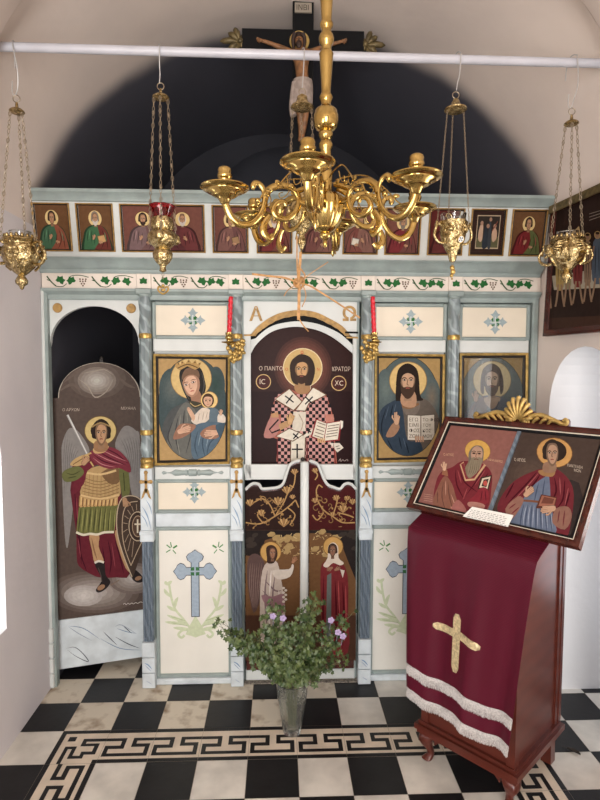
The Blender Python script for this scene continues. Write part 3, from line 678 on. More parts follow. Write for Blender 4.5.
# ------------------------------------------------------------------ icons set into the screen
GOLD = (206, 168, 92); GOLD2 = (188, 148, 78); SKIN = (196, 148, 110)
def quadframe(name, parent, O, n, outer, wid, depth, m, inner_m=None, wid2=0, lift=0.):
    """mitred frame around photo-plane quad 'outer' (tl, tr, br, bl); returns the inner quad"""
    O = V(O); n = V(n).normalized(); cx = sum(p[0] for p in outer)/4; cy = sum(p[1] for p in outer)/4
    def inset(q, d):
        out = []
        for i in range(4):
            p = V((*q[i], 0)); a = V((*q[i-1], 0)); b = V((*q[(i+1) % 4], 0)); e = (a-p).normalized(); f = (b-p).normalized()
            sn = abs(e.x*f.y-e.y*f.x) or 1; r = p+(e+f)*(d/sn); out.append((r.x, r.y))
        return out
    def ring(q0, q1, d0, d1, b):
        A = [on(*p, O, n) for p in q0]; B = [on(*p, O, n) for p in q1]; mid = [on((p[0]+r[0])/2, (p[1]+r[1])/2, O, n) for p, r in zip(q0, q1)]
        vs = A+[a+n*d0 for a in A]+[m_+n*d0*1.25 for m_ in mid]+[p+n*d1 for p in B]+B
        b.add(vs, [(k*4+i, k*4+(i+1) % 4, (k+1)*4+(i+1) % 4, (k+1)*4+i) for k in range(4) for i in range(4)])
    b = MB(); q1 = inset(outer, wid); ring(outer, q1, depth, depth*.8, b); b.build(name, m, parent, 30)
    if inner_m:
        b2 = MB(); q2 = inset(q1, wid2); ring(q1, q2, depth*.6, depth*.4, b2); b2.build('inner_slip', inner_m, parent, 30); q1 = q2
    return q1
def board(P, q, thick=.008):
    """the painted board behind the paint"""
    A = [on(*p, P.O, P.n) for p in q]; B = [a-P.n*thick for a in A]
    n = len(q); P.add(A+B, [tuple(range(n)), tuple(range(2*n-1, n-1, -1))]+[(i, i+n, (i+1) % n+n, (i+1) % n) for i in range(n)], lin(P.base))
def center(q): return sum(p[0] for p in q)/len(q), sum(p[1] for p in q)/len(q)

# --- the Mother of God
YI = YP+.002
O = V((0, YI, 0)); n = V((0, -1, 0))
def icon_thing(name, q, O, n, label, cat='icon', group=None):
    c = on(*center(q), O, n); return thing(name, c, label, cat, group)
q = [(153.8, 354), (230.4, 355), (230.0, 463.5), (155.2, 465)]
t = icon_thing('virgin_icon', q, O, n, 'framed oval icon of the crowned Virgin holding the Child', 'icon')
qi = quadframe('gilt_frame', t, O, n, q, 2.3, .016, 'gilt', 'dark', 2.2)
P = Paint(O+n*.002, n); P.base = (168, 138, 94); P.clip = qi; board(P, qi); P.frame(150, 350, 6.67)
P.ell(283, 390, 232, 345, (66, 60, 44), n=44); P.ell(283, 390, 229, 342, (62, 78, 80), n=44)
P.glow(150, 260, 90, 140, (92, 100, 96), (62, 78, 80)); P.glow(440, 230, 60, 120, (50, 72, 66), (62, 78, 80))
P.ell(275, 190, 137, 137, (150, 110, 56), n=36); P.ell(275, 190, 133, 133, (204, 168, 98), n=36)
OV = [(P.x0+(283+228*cos(a*pi/24))/6.67, P.y0+(390+341*sin(a*pi/24))/6.67) for a in range(48)]; P.clip = OV
P.poly([(75, 560), (130, 410), (230, 350), (260, 330), (350, 340), (460, 420), (520, 560), (480, 760), (100, 760)], (76, 78, 78), 5)
P.poly([(110, 640), (170, 440), (235, 350), (300, 400), (330, 520), (280, 720), (150, 740)], (98, 98, 92), 5)
P.folds([[(190, 440), (170, 560), (190, 680)], [(230, 400), (220, 520)], [(150, 480), (120, 580), (150, 660)], [(270, 400), (280, 520), (240, 690)]], 9, (62, 62, 64))
P.folds([[(205, 430), (190, 540)], [(245, 380), (250, 480)], [(180, 600), (200, 700)]], 6, (126, 124, 114))
P.poly([(195, 170), (215, 120), (280, 100), (340, 125), (365, 200), (372, 260), (340, 330), (270, 350), (235, 300), (210, 240)], (44, 42, 40), 5)
P.poly([(212, 180), (235, 130), (285, 115), (325, 145), (325, 190), (270, 165), (225, 200)], (116, 84, 62), 4)
P.poly([(270, 285), (330, 275), (345, 350), (290, 365)], (150, 104, 78), 3)
P.poly([(216, 235), (235, 180), (285, 165), (325, 190), (332, 240), (318, 290), (285, 312), (250, 300)], (164, 116, 88), 5)
P.poly([(228, 235), (245, 185), (285, 172), (310, 195), (315, 240), (300, 285), (280, 300), (252, 285)], (208, 160, 128), 5)
for ex, ey in ((240, 232), (289, 214)):
    P.ell(ex, ey, 17, 8, (150, 104, 80), -12); P.ell(ex, ey, 12, 5, (226, 210, 196), -12); P.ell(ex+1, ey, 6, 5, (40, 26, 20)); P.line([(ex-18, ey-9), (ex, ey-18), (ex+19, ey-17)], 5, (96, 62, 46), 3, True)
P.line([(264, 222), (266, 250), (272, 258), (282, 252)], 5, (158, 108, 84), 3); P.line([(268, 277), (283, 272), (296, 272)], 8, (176, 82, 70), 3, True)
P.folds([[(205, 180), (225, 260), (262, 330)], [(345, 150), (362, 230), (345, 310)]], 7, (84, 80, 74))
P.poly([(260, 340), (330, 350), (345, 372), (290, 388)], (66, 62, 48), 3); P.line([(268, 352), (300, 376), (340, 362)], 5, (190, 156, 90), 3)
# crown
P.poly([(182, 125), (165, 108), (180, 78), (205, 100), (212, 68), (238, 92), (258, 60), (280, 90), (305, 66), (315, 95), (345, 80), (325, 120), (300, 132), (250, 108), (200, 135)], (176, 134, 70)); P.line([(185, 122), (250, 96), (318, 118)], 7, (96, 66, 34), 4)
for a in ((190, 92), (215, 84), (258, 76), (300, 82), (330, 92)): P.ell(*a, 6, 6, (120, 84, 44), n=8)
# child
P.ell(395, 335, 59, 59, (160, 116, 58)); P.ell(395, 335, 55, 55, (222, 184, 106))
P.poly([(300, 430), (350, 390), (430, 385), (470, 420), (500, 500), (420, 520), (310, 520)], (86, 100, 108), 4)
P.poly([(275, 470), (330, 400), (360, 385), (400, 400), (395, 460), (330, 500)], (204, 186, 166), 4)
P.folds([[(330, 420), (320, 480)], [(360, 410), (350, 470)], [(385, 410), (372, 460)]], 5, (160, 140, 124))
P.poly([(405, 390), (450, 400), (470, 470), (420, 500), (395, 470)], (88, 106, 118), 3)
P.poly([(248, 395), (262, 382), (300, 440), (290, 475), (268, 440)], (204, 156, 122), 4); P.hand(262, 398, 26, -110, (206, 158, 124))
P.poly([(455, 430), (490, 430), (510, 470), (480, 495), (452, 480)], (206, 190, 172), 3); P.hand(474, 418, 34, -80, (206, 158, 124))
P.ell(388, 335, 40, 46, (78, 52, 38)); P.poly([(358, 330), (372, 312), (405, 314), (417, 332), (410, 362), (388, 378), (366, 362)], (204, 154, 120), 4)
for ex in (374, 400): P.ell(ex, 338, 6, 4, (48, 30, 24)); P.line([(ex-9, 330), (ex, 326), (ex+9, 330)], 3, (90, 58, 42), 2)
P.line([(386, 338), (384, 350), (390, 352)], 3, (160, 110, 84), 2); P.line([(380, 362), (395, 361)], 4, (170, 80, 66))
P.poly([(290, 510), (390, 480), (500, 490), (530, 540), (480, 680), (400, 740), (290, 720), (275, 600)], (78, 100, 118), 5)
P.folds([[(320, 540), (300, 640), (320, 710)], [(370, 540), (350, 620), (370, 720)], [(470, 560), (400, 620), (380, 700)], [(490, 600), (430, 660)], [(440, 520), (480, 560)]], 8, (52, 72, 90))
P.folds([[(340, 550), (322, 640)], [(395, 560), (375, 650)], [(470, 600), (410, 680)]], 6, (118, 142, 156))
P.poly([(155, 590), (180, 520), (215, 490), (290, 495), (305, 515), (260, 560), (200, 590)], (150, 100, 76), 4)
P.hand(225, 535, 80, -18, (202, 152, 120), .05); P.poly([(335, 560), (370, 520), (440, 500), (465, 560), (440, 590), (370, 590)], (150, 100, 76), 4); P.hand(415, 552, 84, 176, (202, 152, 120), .05)
P.poly([(440, 500), (520, 490), (510, 580), (480, 600), (455, 560)], (62, 84, 100), 3)
P.build('painting', 'paint', t, 0)

# --- Christ with the open book
q = [(374.4, 353.6), (444.4, 354.4), (443.2, 460.8), (373.9, 462.4)]
t = icon_thing('christ_icon', q, O, n, 'framed oval icon of Christ in a blue mantle with an open book')
qi = quadframe('gilt_frame', t, O, n, q, 2.3, .016, 'gilt', 'dark', 2.0)
P = Paint(O+n*.002, n); P.base = (154, 126, 82); P.clip = qi; board(P, qi); P.frame(370, 350, 6.96)
P.ell(262, 392, 231, 348, (46, 44, 36), n=44); P.ell(262, 392, 227, 344, (74, 88, 88), n=44)
P.glow(110, 270, 70, 140, (92, 106, 102), (74, 88, 88)); P.glow(430, 330, 60, 140, (110, 96, 80), (74, 88, 88))
P.ell(265, 212, 132, 132, (140, 104, 54), n=36); P.ell(265, 212, 127, 127, (202, 164, 92), n=36)
P.clip = [(P.x0+(262+226*cos(a*pi/24))/6.96, P.y0+(392+343*sin(a*pi/24))/6.96) for a in range(48)]
P.poly([(200, 350), (270, 320), (350, 330), (420, 370), (480, 480), (480, 640), (180, 760), (150, 500)], (92, 80, 70), 4)
P.poly([(205, 350), (265, 345), (345, 350), (330, 440), (250, 450)], (108, 94, 82), 3)
P.line([(195, 352), (225, 390), (280, 402), (340, 372)], 16, (128, 84, 50), 4)
P.poly([(35, 560), (75, 420), (150, 360), (205, 350), (230, 430), (260, 620), (350, 640), (345, 760), (100, 760)], (44, 58, 74), 5)
P.folds([[(110, 410), (80, 520), (90, 620)], [(160, 380), (140, 470)], [(200, 600), (220, 690)], [(120, 620), (160, 700)], [(250, 640), (270, 720)]], 10, (26, 34, 46))
P.folds([[(130, 390), (105, 480)], [(180, 370), (165, 440)], [(230, 610), (250, 680)]], 6, (66, 82, 98))
P.poly([(180, 340), (190, 180), (210, 140), (265, 125), (320, 145), (335, 200), (345, 310), (370, 345), (330, 355), (200, 355)], (40, 30, 25), 5)
P.poly([(225, 290), (310, 290), (320, 385), (265, 400), (215, 370)], (168, 122, 88), 3)
P.face(262, 220, 92, (186, 140, 104), (40, 30, 25), None, beard=(66, 46, 34), bl=.6)
P.poly([(178, 345), (188, 180), (212, 138), (265, 122), (320, 140), (338, 195), (348, 310), (368, 345), (335, 340), (318, 240), (312, 190), (265, 160), (222, 185), (212, 250), (215, 320)], (40, 30, 25), 3)
P.poly([(110, 600), (150, 520), (185, 500), (205, 540), (165, 600)], (150, 106, 76), 3)
P.hand(186, 480, 76, -85, (190, 142, 106), .1, (1, .95, .55, .5)); 
P.poly([(258, 450), (350, 455), (450, 447), (452, 628), (355, 632), (258, 628)], (66, 52, 42)); P.poly([(262, 453), (350, 458), (350, 628), (262, 624)], (190, 178, 160)); P.poly([(356, 458), (446, 450), (448, 622), (356, 628)], (182, 170, 152))
for r, (a, b) in enumerate((('ΕΓΩ', 'ΤΟ ΦΩΣ'), ('ΕΙΜΙ', 'ΤΟΥ'), ('ΦΩΣ', 'ΚΟΣ'), ('ΖΩΗ', 'ΜΟΥ'))):
    P.text(a, 270, 496+r*38, 34, (54, 44, 40)); P.text(b, 364, 496+r*38, 30, (54, 44, 40))
for k in range(4): P.line([(322+k*16, 640), (318+k*16, 612), (320+k*16, 600)], 12, (176, 128, 96), 2)
P.build('painting', 'paint', t, 0)

# --- second Christ icon behind glass
q = [(458.9, 353.4), (527.2, 353), (526.0, 463), (458.1, 463)]
t = icon_thing('christ_icon', q, O, n, 'glazed framed icon of Christ partly hidden behind the lectern carving')
qi = quadframe('gilt_frame', t, O, n, q, 2.3, .016, 'gilt', 'dark', 2.4)
P = Paint(O+n*.002, n); P.base = (160, 128, 80); P.clip = qi; board(P, qi); P.frame(455, 350, 7.5)
P.ell(278, 400, 246, 352, (60, 56, 46), n=44); P.ell(278, 400, 242, 348, (104, 110, 106), n=44)
P.ell(278, 225, 143, 143, (160, 128, 84), n=36); P.ell(278, 225, 138, 138, (206, 176, 124), n=36)
P.clip = [(P.x0+(278+241*cos(a*pi/24))/7.5, P.y0+(400+347*sin(a*pi/24))/7.5) for a in range(48)]
P.poly([(60, 540), (110, 420), (200, 350), (280, 340), (370, 360), (450, 420), (500, 560), (480, 760), (90, 760)], (98, 102, 112), 4)
P.poly([(100, 520), (130, 420), (200, 350), (240, 380), (220, 520)], (112, 92, 96), 4); P.poly([(215, 360), (340, 355), (300, 430), (260, 435)], (176, 142, 116), 3)
P.folds([[(330, 380), (300, 470)], [(400, 400), (380, 500)], [(160, 400), (130, 500)]], 9, (76, 80, 92))
P.face(275, 228, 92, (190, 152, 124), (86, 70, 62), None, beard=(92, 74, 64), bl=.6)
P.poly([(190, 300), (198, 180), (230, 138), (278, 126), (330, 145), (358, 200), (362, 300), (340, 330), (332, 240), (322, 190), (275, 160), (228, 190), (218, 250), (215, 330)], (86, 70, 62), 3)
P.hand(158, 350, 70, -80, (186, 146, 120), .1, (1, .95, .5, .45))
P.build('painting', 'paint', t, 0)
gp = MB(); g4 = [on(*p, O, n)+n*.008 for p in qi]; gp.prism(g4, (0, .002, 0)); gp.build('glass_pane', 'clearglass', t, 0)

# --- Pantocrator under the arch
YK = YP+.0375; O = V((0, YK, 0))
ar = [(250.6, 352.5)]+PX([(105, 172), (150, 136), (200, 114), (270, 106), (340, 117), (400, 142), (450, 177), (491, 213)], 230, 300, 4)+[(353, 466), (250.9, 466)]
cl = [(p.x, p.y) for p in crom(PX([(83, 213), (105, 174), (150, 136), (200, 114), (270, 106), (340, 117), (400, 142), (450, 177), (491, 213)], 230, 300, 4), 4, False)]+[(353.2, 466), (250.9, 466)]
cl = [(250.2, 345)]*0+cl
t = icon_thing('pantocrator_icon', [(251, 340), (353, 340), (353, 466), (251, 466)], O, n, 'arched dark red icon of Christ in chequered vestments above the double door')
P = Paint(O, n); P.base = (38, 20, 20); P.clip = cl; board(P, cl, .006); P.frame(255, 335, 5.93)
P.poly([(-40, -60), (640, -60), (640, 335), (-40, 335)], (52, 27, 24))
P.glow(285, 195, 185, 200, (158, 84, 62), (52, 27, 24), 12, 40, .7)
P.ell(283, 195, 117, 117, (220, 196, 146), n=40); P.ell(283, 195, 112, 112, (196, 158, 88), n=40)
P.text('Ο ΠΑΝΤΟ', 22, 210, 34, (196, 176, 160), 0, .92); P.text('ΚΡΑΤΩΡ', 456, 214, 36, (196, 176, 160), 0, .76)
for cx_, cy_, tx in ((50, 277, 'ΙC'), (497, 286, 'ΧC')):
    P.ell(cx_, cy_, 45, 45, (206, 164, 96), n=32); P.ell(cx_, cy_, 40, 40, (74, 32, 28), n=32); P.text(tx, cx_-25, cy_+14, 42, (214, 196, 176), 0, .9)
P.text('Ο', 178, 212, 24, (176, 60, 44)); P.text('Ω', 270, 112, 24, (176, 60, 44)); P.text('Ν', 366, 212, 24, (176, 60, 44))
body = [(55, 590), (95, 470), (110, 400), (130, 365), (200, 320), (285, 350), (350, 310), (420, 355), (450, 430), (470, 520), (475, 640), (490, 800), (120, 800), (140, 620)]
P.poly(body, (170, 84, 66), 0)
# chequered sakkos
def inside_(x, y):
    r = False; n_ = len(body)
    for i in range(n_):
        (a, b), (c_, d_) = body[i], body[(i+1) % n_]
        if (b > y) != (d_ > y) and x < (c_-a)*(y-b)/(d_-b)+a: r = not r
    return r and not (x < 150 and 470 < y < 610)
for iy in range(22):
    for ix in range(20):
        x_, y_ = 108+ix*18.5, 360+iy*20
        L_ = 112 if y_ < 470 else (140 if y_ > 590 else 150); R_ = 452 if y_ < 470 else 470
        if not inside_(x_, y_): continue
        if (ix+iy) % 2: P.k = 60; P.poly([(x_-9.3, y_-10), (x_+9.3, y_-10), (x_+9.3, y_+10), (x_-9.3, y_+10)], (24, 18, 22))
        else: P.k = 60; P.poly([(x_-9.3, y_-10), (x_+9.3, y_-10), (x_+9.3, y_+10), (x_-9.3, y_+10)], (196, 132, 124))
P.k = 64
P.poly([(52, 590), (95, 480), (140, 490), (150, 540), (120, 600), (75, 612)], (176, 110, 100), 3); P.line([(140, 500), (85, 560), (100, 580), (150, 560)], 9, (30, 18, 20))
P.poly([(95, 468), (135, 455), (142, 488), (98, 490)], (180, 128, 78)); P.poly([(140, 530), (190, 508), (205, 540), (150, 565)], (176, 130, 80))
P.poly([(415, 470), (465, 470), (470, 520), (420, 530)], (186, 110, 92), 0)
P.poly([(118, 380), (205, 315), (285, 395), (230, 452), (130, 395)], (110, 66, 40)); P.poly([(124, 380), (204, 322), (276, 395), (228, 444)], (206, 196, 176))
P.poly([(235, 445), (345, 305), (428, 355), (320, 410), (300, 455)], (110, 66, 40)); P.poly([(244, 444), (345, 313), (418, 355), (318, 402), (296, 448)], (210, 200, 180))
P.poly([(228, 455), (302, 455), (298, 570), (220, 570)], (200, 188, 168)); P.line([(260, 470), (285, 520), (270, 570)], 6, (160, 140, 120), 2)
P.poly([(210, 570), (302, 590), (296, 800), (206, 800)], (100, 66, 44)); P.poly([(216, 580), (296, 600), (290, 800), (212, 800)], (206, 196, 176))
P.poly([(120, 600), (205, 550), (290, 590), (225, 632)], (100, 66, 44)); P.poly([(128, 600), (204, 556), (282, 590), (224, 626)], (206, 196, 176))
P.poly([(250, 625), (345, 550), (352, 578), (270, 622)], (200, 190, 170)); P.poly([(440, 640), (500, 640), (525, 668), (488, 695)], (204, 194, 176))
P.line([(478, 662), (500, 656)], 4, (40, 30, 30)); P.line([(484, 676), (506, 670)], 4, (40, 30, 30))
for (cx_, cy_, s_, a) in ((204, 380, 32, .65), (320, 388, 32, -.78), (242, 598, 22, .7), (320, 570, 14, .4)):
    for b_ in (a, a+pi/2): P.line([(cx_-s_*cos(b_), cy_-s_*sin(b_)), (cx_+s_*cos(b_), cy_+s_*sin(b_))], 8, (20, 18, 24))
P.line([(250, 645), (250, 730)], 9, (20, 18, 24)); P.line([(218, 677), (284, 677)], 9, (20, 18, 24))
P.poly([(320, 270), (330, 285), (330, 320), (300, 345), (320, 300)], (214, 204, 184))
P.poly([(240, 290), (320, 290), (322, 335), (275, 352), (238, 330)], (160, 112, 66), 3)
P.poly([(228, 285), (208, 200), (222, 145), (280, 115), (335, 140), (356, 205), (340, 275), (322, 300)], (52, 34, 24), 5)
P.face(276, 210, 70, (196, 142, 86), (52, 34, 24), None, beard=(60, 36, 24), bl=.35)
P.poly([(206, 200), (222, 145), (280, 115), (335, 140), (356, 205), (342, 275), (328, 290), (328, 220), (310, 175), (280, 160), (246, 175), (234, 220), (238, 285), (224, 275)], (52, 34, 24), 3)
P.hand(212, 500, 62, -72, (200, 150, 92), .1, (1, .8, .7, .9))
P.poly([(360, 495), (425, 520), (515, 505), (500, 625), (405, 635), (330, 605)], (140, 26, 30)); P.poly([(366, 503), (424, 524), (405, 625), (340, 600)], (206, 194, 172)); P.poly([(428, 524), (505, 512), (490, 618), (410, 626)], (212, 202, 182)); P.poly([(505, 506), (522, 510), (520, 545), (508, 560)], (214, 206, 190))
for r in range(5):
    P.line([(372-r*5, 518+r*19), (418-r*4, 534+r*19)], 5, (110, 90, 76)); P.line([(432-r*3, 540+r*16), (498-r*3, 530+r*16)], 5, (110, 90, 76))
for k in range(4): P.line([(378+k*12, 638), (374+k*12, 622), (376+k*12, 612)], 9, (196, 146, 92), 2)
P.folds([[(305, 600), (310, 700), (300, 790)], [(465, 640), (478, 780)], [(132, 610), (136, 780)]], 7, (120, 30, 32))
P.line([(495, 748), (506, 732), (508, 750), (520, 738), (530, 746), (546, 736), (550, 748)], 3.5, (150, 130, 124), 3)
P.build('painting', 'varnish', t, 0)
# ------------------------------------------------------------------ small icons of the top register
def proj(p):
    d = V(p)-CPOS; z = d.dot(FWD); return (300+CF*d.dot(RGT)/z, 400-CF*d.dot(UPV)/z)
def local(P, O, U, D):
    P.px = lambda p: p
    P.p3 = lambda q: O+U*q[0]+D*q[1]+P.n*(P.e*P.k); return P
def saint(P, bg, robe, mantle, hair, beard=None, bald=False, book=None, halo=(212, 178, 108), hood=None, side=1, hx=0., sc=1., glowc=None):
    P.poly([(-1, -1.3), (1, -1.3), (1, 1.3), (-1, 1.3)], bg)
    dk = lambda c: tuple(v*.6 for v in c); lt = lambda c: tuple(min(255, v*1.3+10) for v in c)
    x = lambda v: hx+v*sc*side
    P.ell(hx, -.48, .36*sc, .36*sc, (96, 56, 34)); P.ell(hx, -.48, .335*sc, .335*sc, halo)
    P.poly([(x(-.72), 1.3), (x(-.66), .45), (x(-.5), .05), (x(-.18), -.14), (x(.18), -.14), (x(.5), .05), (x(.68), .5), (x(.72), 1.3)], dk(robe), 4)
    P.poly([(x(-.64), 1.3), (x(-.56), .45), (x(-.4), .08), (x(-.1), -.1), (x(.15), -.08), (x(.3), .3), (x(.2), 1.3)], robe, 4)
    P.poly([(x(.1), -.13), (x(.4), 0), (x(.62), .4), (x(.68), 1.3), (x(-.2), 1.3), (x(.18), .6)], mantle, 4)
    P.folds([[(x(.3), .05), (x(.4), .6), (x(.2), 1.1)], [(x(.5), .4), (x(.55), 1.1)], [(x(.2), .3), (x(.1), .9)]], .05*sc, dk(mantle))
    P.folds([[(x(-.4), .15), (x(-.48), .7)], [(x(-.2), .1), (x(-.3), .8)], [(x(-.05), .2), (x(-.12), .9)]], .04*sc, dk(robe)); P.folds([[(x(-.3), .1), (x(-.4), .6)], [(x(.44), .2), (x(.5), .7)]], .035*sc, lt(robe))
    P.face(hx, -.46, .235*sc, (176, 124, 86), hair, None, beard=beard, bald=bald, bl=.5, hood=hood)
    if book:
        P.poly([(x(.05), .42), (x(.42), .34), (x(.5), .72), (x(.12), .82)], dk(book)); P.poly([(x(.08), .45), (x(.4), .38), (x(.47), .7), (x(.14), .78)], book)
    P.hand(x(-.12), .5, .2*sc, -60 if side > 0 else -120, (178, 126, 88), .1); P.hand(x(.22), .74, .18*sc, 190 if side > 0 else -10, (178, 126, 88), .1)
BR, BR2 = (104, 66, 36), (112, 62, 50)
WHT, GRY, DKH = (190, 180, 170), (120, 108, 96), (48, 32, 26)
specs = [
 (53.2, .0825, [dict(bg=BR, robe=(58, 96, 66), mantle=(140, 70, 48), hair=DKH)], 'small icon of a beardless saint in green and rust, first from the left'),
 (96.2, .0825, [dict(bg=BR, robe=(54, 100, 62), mantle=(106, 44, 36), hair=GRY, beard=WHT, book=(190, 140, 80), side=1)], 'small icon of a grey bearded saint in green, second from the left'),
 (163.3, .190, [dict(bg=BR2, robe=(112, 84, 84), mantle=(104, 70, 68), hair=DKH, beard=(56, 38, 30)), dict(bg=BR2, robe=(104, 44, 44), mantle=(90, 40, 42), hair=WHT, beard=WHT, bald=True, side=-1)], 'wide small icon of two saints side by side behind the red glass lamp'),
 (230.4, .0825, [dict(bg=BR2, robe=(118, 74, 66), mantle=(104, 62, 58), hair=DKH, book=(150, 110, 70))], 'small icon of a young saint in brownish red below the left brass arms'),
 (274.5, .0825, [dict(bg=BR2, robe=(116, 40, 40), mantle=(110, 58, 48), hair=GRY, beard=WHT, book=(120, 34, 34), bald=True)], 'small icon of a white haired saint holding a red book behind the chandelier'),
 (318.5, .0825, [dict(bg=BR2, robe=(112, 64, 58), mantle=(122, 78, 66), hair=DKH, beard=DKH)], 'small icon mostly hidden behind the fluted chandelier bowl'),
 (360.6, .0825, [dict(bg=BR2, robe=(124, 80, 68), mantle=(120, 62, 52), hair=DKH, beard=(60, 38, 28), book=(196, 186, 168), bald=True, side=-1)], 'small icon of a dark bearded saint with a white page, right of the chandelier bowl'),
 (402.6, .0825, [dict(bg=BR2, robe=(118, 36, 40), mantle=(104, 58, 50), hair=GRY, beard=GRY)], 'small icon of a saint in crimson below the right brass arms'),
 (445.6, .0825, [dict(bg=(96, 34, 30), robe=(100, 40, 38), mantle=(88, 34, 34), hair=DKH, beard=DKH)], 'small dark red icon partly covered by the mug shaped lamp'),
 (487.4, .0825, None, 'small dark icon of winged figures in a pale inner border, second from the right'),
 (527.8, .0825, [dict(bg=BR, robe=(120, 32, 34), mantle=(84, 92, 46), hair=DKH)], 'small icon of a young saint in red and green, first from the right')]
for px_, hw, sub, lab in specs:
    c0 = on(px_, 231, RO, RN); cx = c0.x; UX = V((1, 0, 0))
    def rp_(x_, h): return RO+V((x_, 0, 0))+RU*h
    h0, h1 = .026, .236
    quad_ = [proj(rp_(cx-hw, h1)+RN*.002), proj(rp_(cx+hw, h1)+RN*.002), proj(rp_(cx+hw, h0)+RN*.002), proj(rp_(cx-hw, h0)+RN*.002)]
    cc = rp_(cx, (h0+h1)/2)
    t = thing('saint_icon', cc, lab, 'icon', 'small icons along the top of the screen')
    qi = quadframe('frame', t, RO+RN*.001, RN, quad_, 1.25, .010, 'gold_flat', 'dark', .9)
    P = Paint(RO+RN*.0035, RN); s_ = .074 if hw < .1 else .0735
    hi = hw-.011; n_ = 1 if not sub else len(sub)
    if n_ == 1:
        local(P, cc+RN*.0035, UX*hi, -RU*.084); P.clip = [(-1, -1.13), (1, -1.13), (1, 1.13), (-1, 1.13)]; P.base = BR
        if sub: saint(P, **sub[0], sc=1.22)
        else:
            P.poly([(-1, -1.2), (1, -1.2), (1, 1.2), (-1, 1.2)], (52, 32, 26)); P.poly([(-.74, -.92), (.78, -.92), (.78, .86), (-.74, .86)], (176, 150, 116)); P.poly([(-.7, -.87), (.74, -.87), (.74, .8), (-.7, .8)], (48, 40, 34))
            P.poly([(-.7, .3), (.74, .2), (.74, .8), (-.7, .8)], (84, 80, 50), 0); P.poly([(-.6, .3), (-.55, -.3), (-.35, -.5), (-.3, .2), (-.4, .5)], (176, 140, 112), 3); P.poly([(.62, .3), (.6, -.1), (.4, -.3), (.28, .1), (.4, .5)], (176, 136, 106), 3)
            P.poly([(-.3, .8), (-.22, -.1), (-.05, -.3), (.08, .7)], (40, 46, 54), 3); P.poly([(.08, .8), (.05, -.5), (.15, -.75), (.28, .7)], (52, 56, 62), 3); P.ell(.0, -.35, .1, .12, (150, 108, 84)); P.ell(.14, -.7, .09, .11, (150, 108, 84)); P.ell(-.42, -.5, .1, .12, (150, 108, 84)); P.ell(.45, -.35, .1, .12, (150, 108, 84)); P.line([(.3, -.1), (.6, -.6)], .05, (130, 60, 46))
    else:
        for k, sp in enumerate(sub):
            local(P, cc+UX*((k-.5)*.178)+RN*.0035, UX*.0886, -RU*.084); P.clip = [(-1, -1.13), (1, -1.13), (1, 1.13), (-1, 1.13)]; saint(P, **sp, sc=1.12)
    local(P, cc+RN*.0035, UX*hi, -RU*.084); P.k = 0; P.clip = None
    A = [P.p3(p) for p in ((-1, -1.16), (1, -1.16), (1, 1.16), (-1, 1.16))]; B = [a-RN*.002 for a in A]
    P.add(A+B, [(0, 1, 2, 3), (7, 6, 5, 4), (0, 4, 5, 1), (1, 5, 6, 2), (2, 6, 7, 3), (3, 7, 4, 0)], lin((70, 44, 30)))
    P.build('painting', 'paint', t, 0)

# ------------------------------------------------------------------ side door with the archangel, swung into the sanctuary
HB = at(59.5, 669, .42); DA = radians(15.5); DU = V((cos(DA), sin(DA), 0)); DN = V((sin(DA), -cos(DA), 0))
DO = V((HB.x, .42, 0))
t = thing('sanctuary_door', DO, 'arched side door painted with an armoured winged archangel, standing ajar', 'door')
Q = lambda x, y: (lambda p: ((p-DO).dot(DU), p.z))(on(x, y, DO, DN))
w_, _ = Q(146, 500); wl, zs1 = Q(52.5, 398); wl = -.008
_, zb = Q(60, 669); _, zp = Q(60, 619.5)
axc = (Q(58, 398)[0]+Q(140.5, 398)[0])/2; axr = (Q(140.5, 398)[0]-Q(58, 398)[0])/2; zarc = zs1
_, ztop = Q(100, 362.5)
outl = [(wl, zb), (w_+.03, zb), (w_+.03, zarc), (axc+axr, zarc)]+[(axc+axr*cos(pi*k/24), zarc+(ztop-zarc)*sin(pi*k/24)) for k in range(1, 24)]+[(axc-axr, zarc), (wl, zarc)]
b = MB(); b.prism([DO+DU*a+V((0, 0, z)) for a, z in outl], -DN*.028); b.build('door_panel', 'mahogany_dark', t, 20)
P = Paint(DO+DN*.001, DN)
px2 = lambda a, z: proj(DO+DU*a+V((0, 0, z)))
cl = [px2(a, z) for a, z in [(wl+.004, zp), (w_+.03, zp), (w_+.03, zarc), (axc+axr-.004, zarc)]+[(axc+(axr-.004)*cos(pi*k/24), zarc+(ztop-zarc-.004)*sin(pi*k/24)) for k in range(1, 24)]+[(axc-axr+.004, zarc), (wl+.004, zarc)]]
P.frame(40, 355, 5.45)
P.raw(cl, (84, 68, 60)); P.k += 1
aq = [px2(axc+(axr-.002)*cos(pi*k/24), zarc+(ztop-zarc-.002)*sin(pi*k/24)) for k in range(0, 25)]
P.line([((x-40)*5.45, (y-355)*5.45) for x, y in aq], 5, (170, 158, 140))
P.clip = [aq[0]]+aq[1:]+[px2(axc-axr, zarc), px2(wl, zp), px2(w_+.03, zp), px2(w_+.03, zarc)]
P.clip = aq+[px2(axc-axr+.003, zp), px2(axc+axr-.003, zp)]
P.glow(310, 130, 190, 130, (120, 108, 98), (84, 68, 60), 6); P.glow(310, 140, 105, 75, (176, 170, 160), (122, 108, 98), 6)
P.folds([[(210, 130), (260, 170), (300, 230), (360, 200), (400, 130)], [(230, 100), (290, 90), (350, 80), (400, 110)]], 7, (150, 136, 120))
P.folds([[(100, 200), (180, 160), (230, 220)], [(420, 110), (470, 160), (520, 180)], [(130, 150), (190, 100), (260, 60)]], 16, (100, 84, 74))
P.clip = [px2(wl+.004, zp), px2(w_+.03, zp), px2(w_+.03, zarc), px2(wl+.004, zarc)]
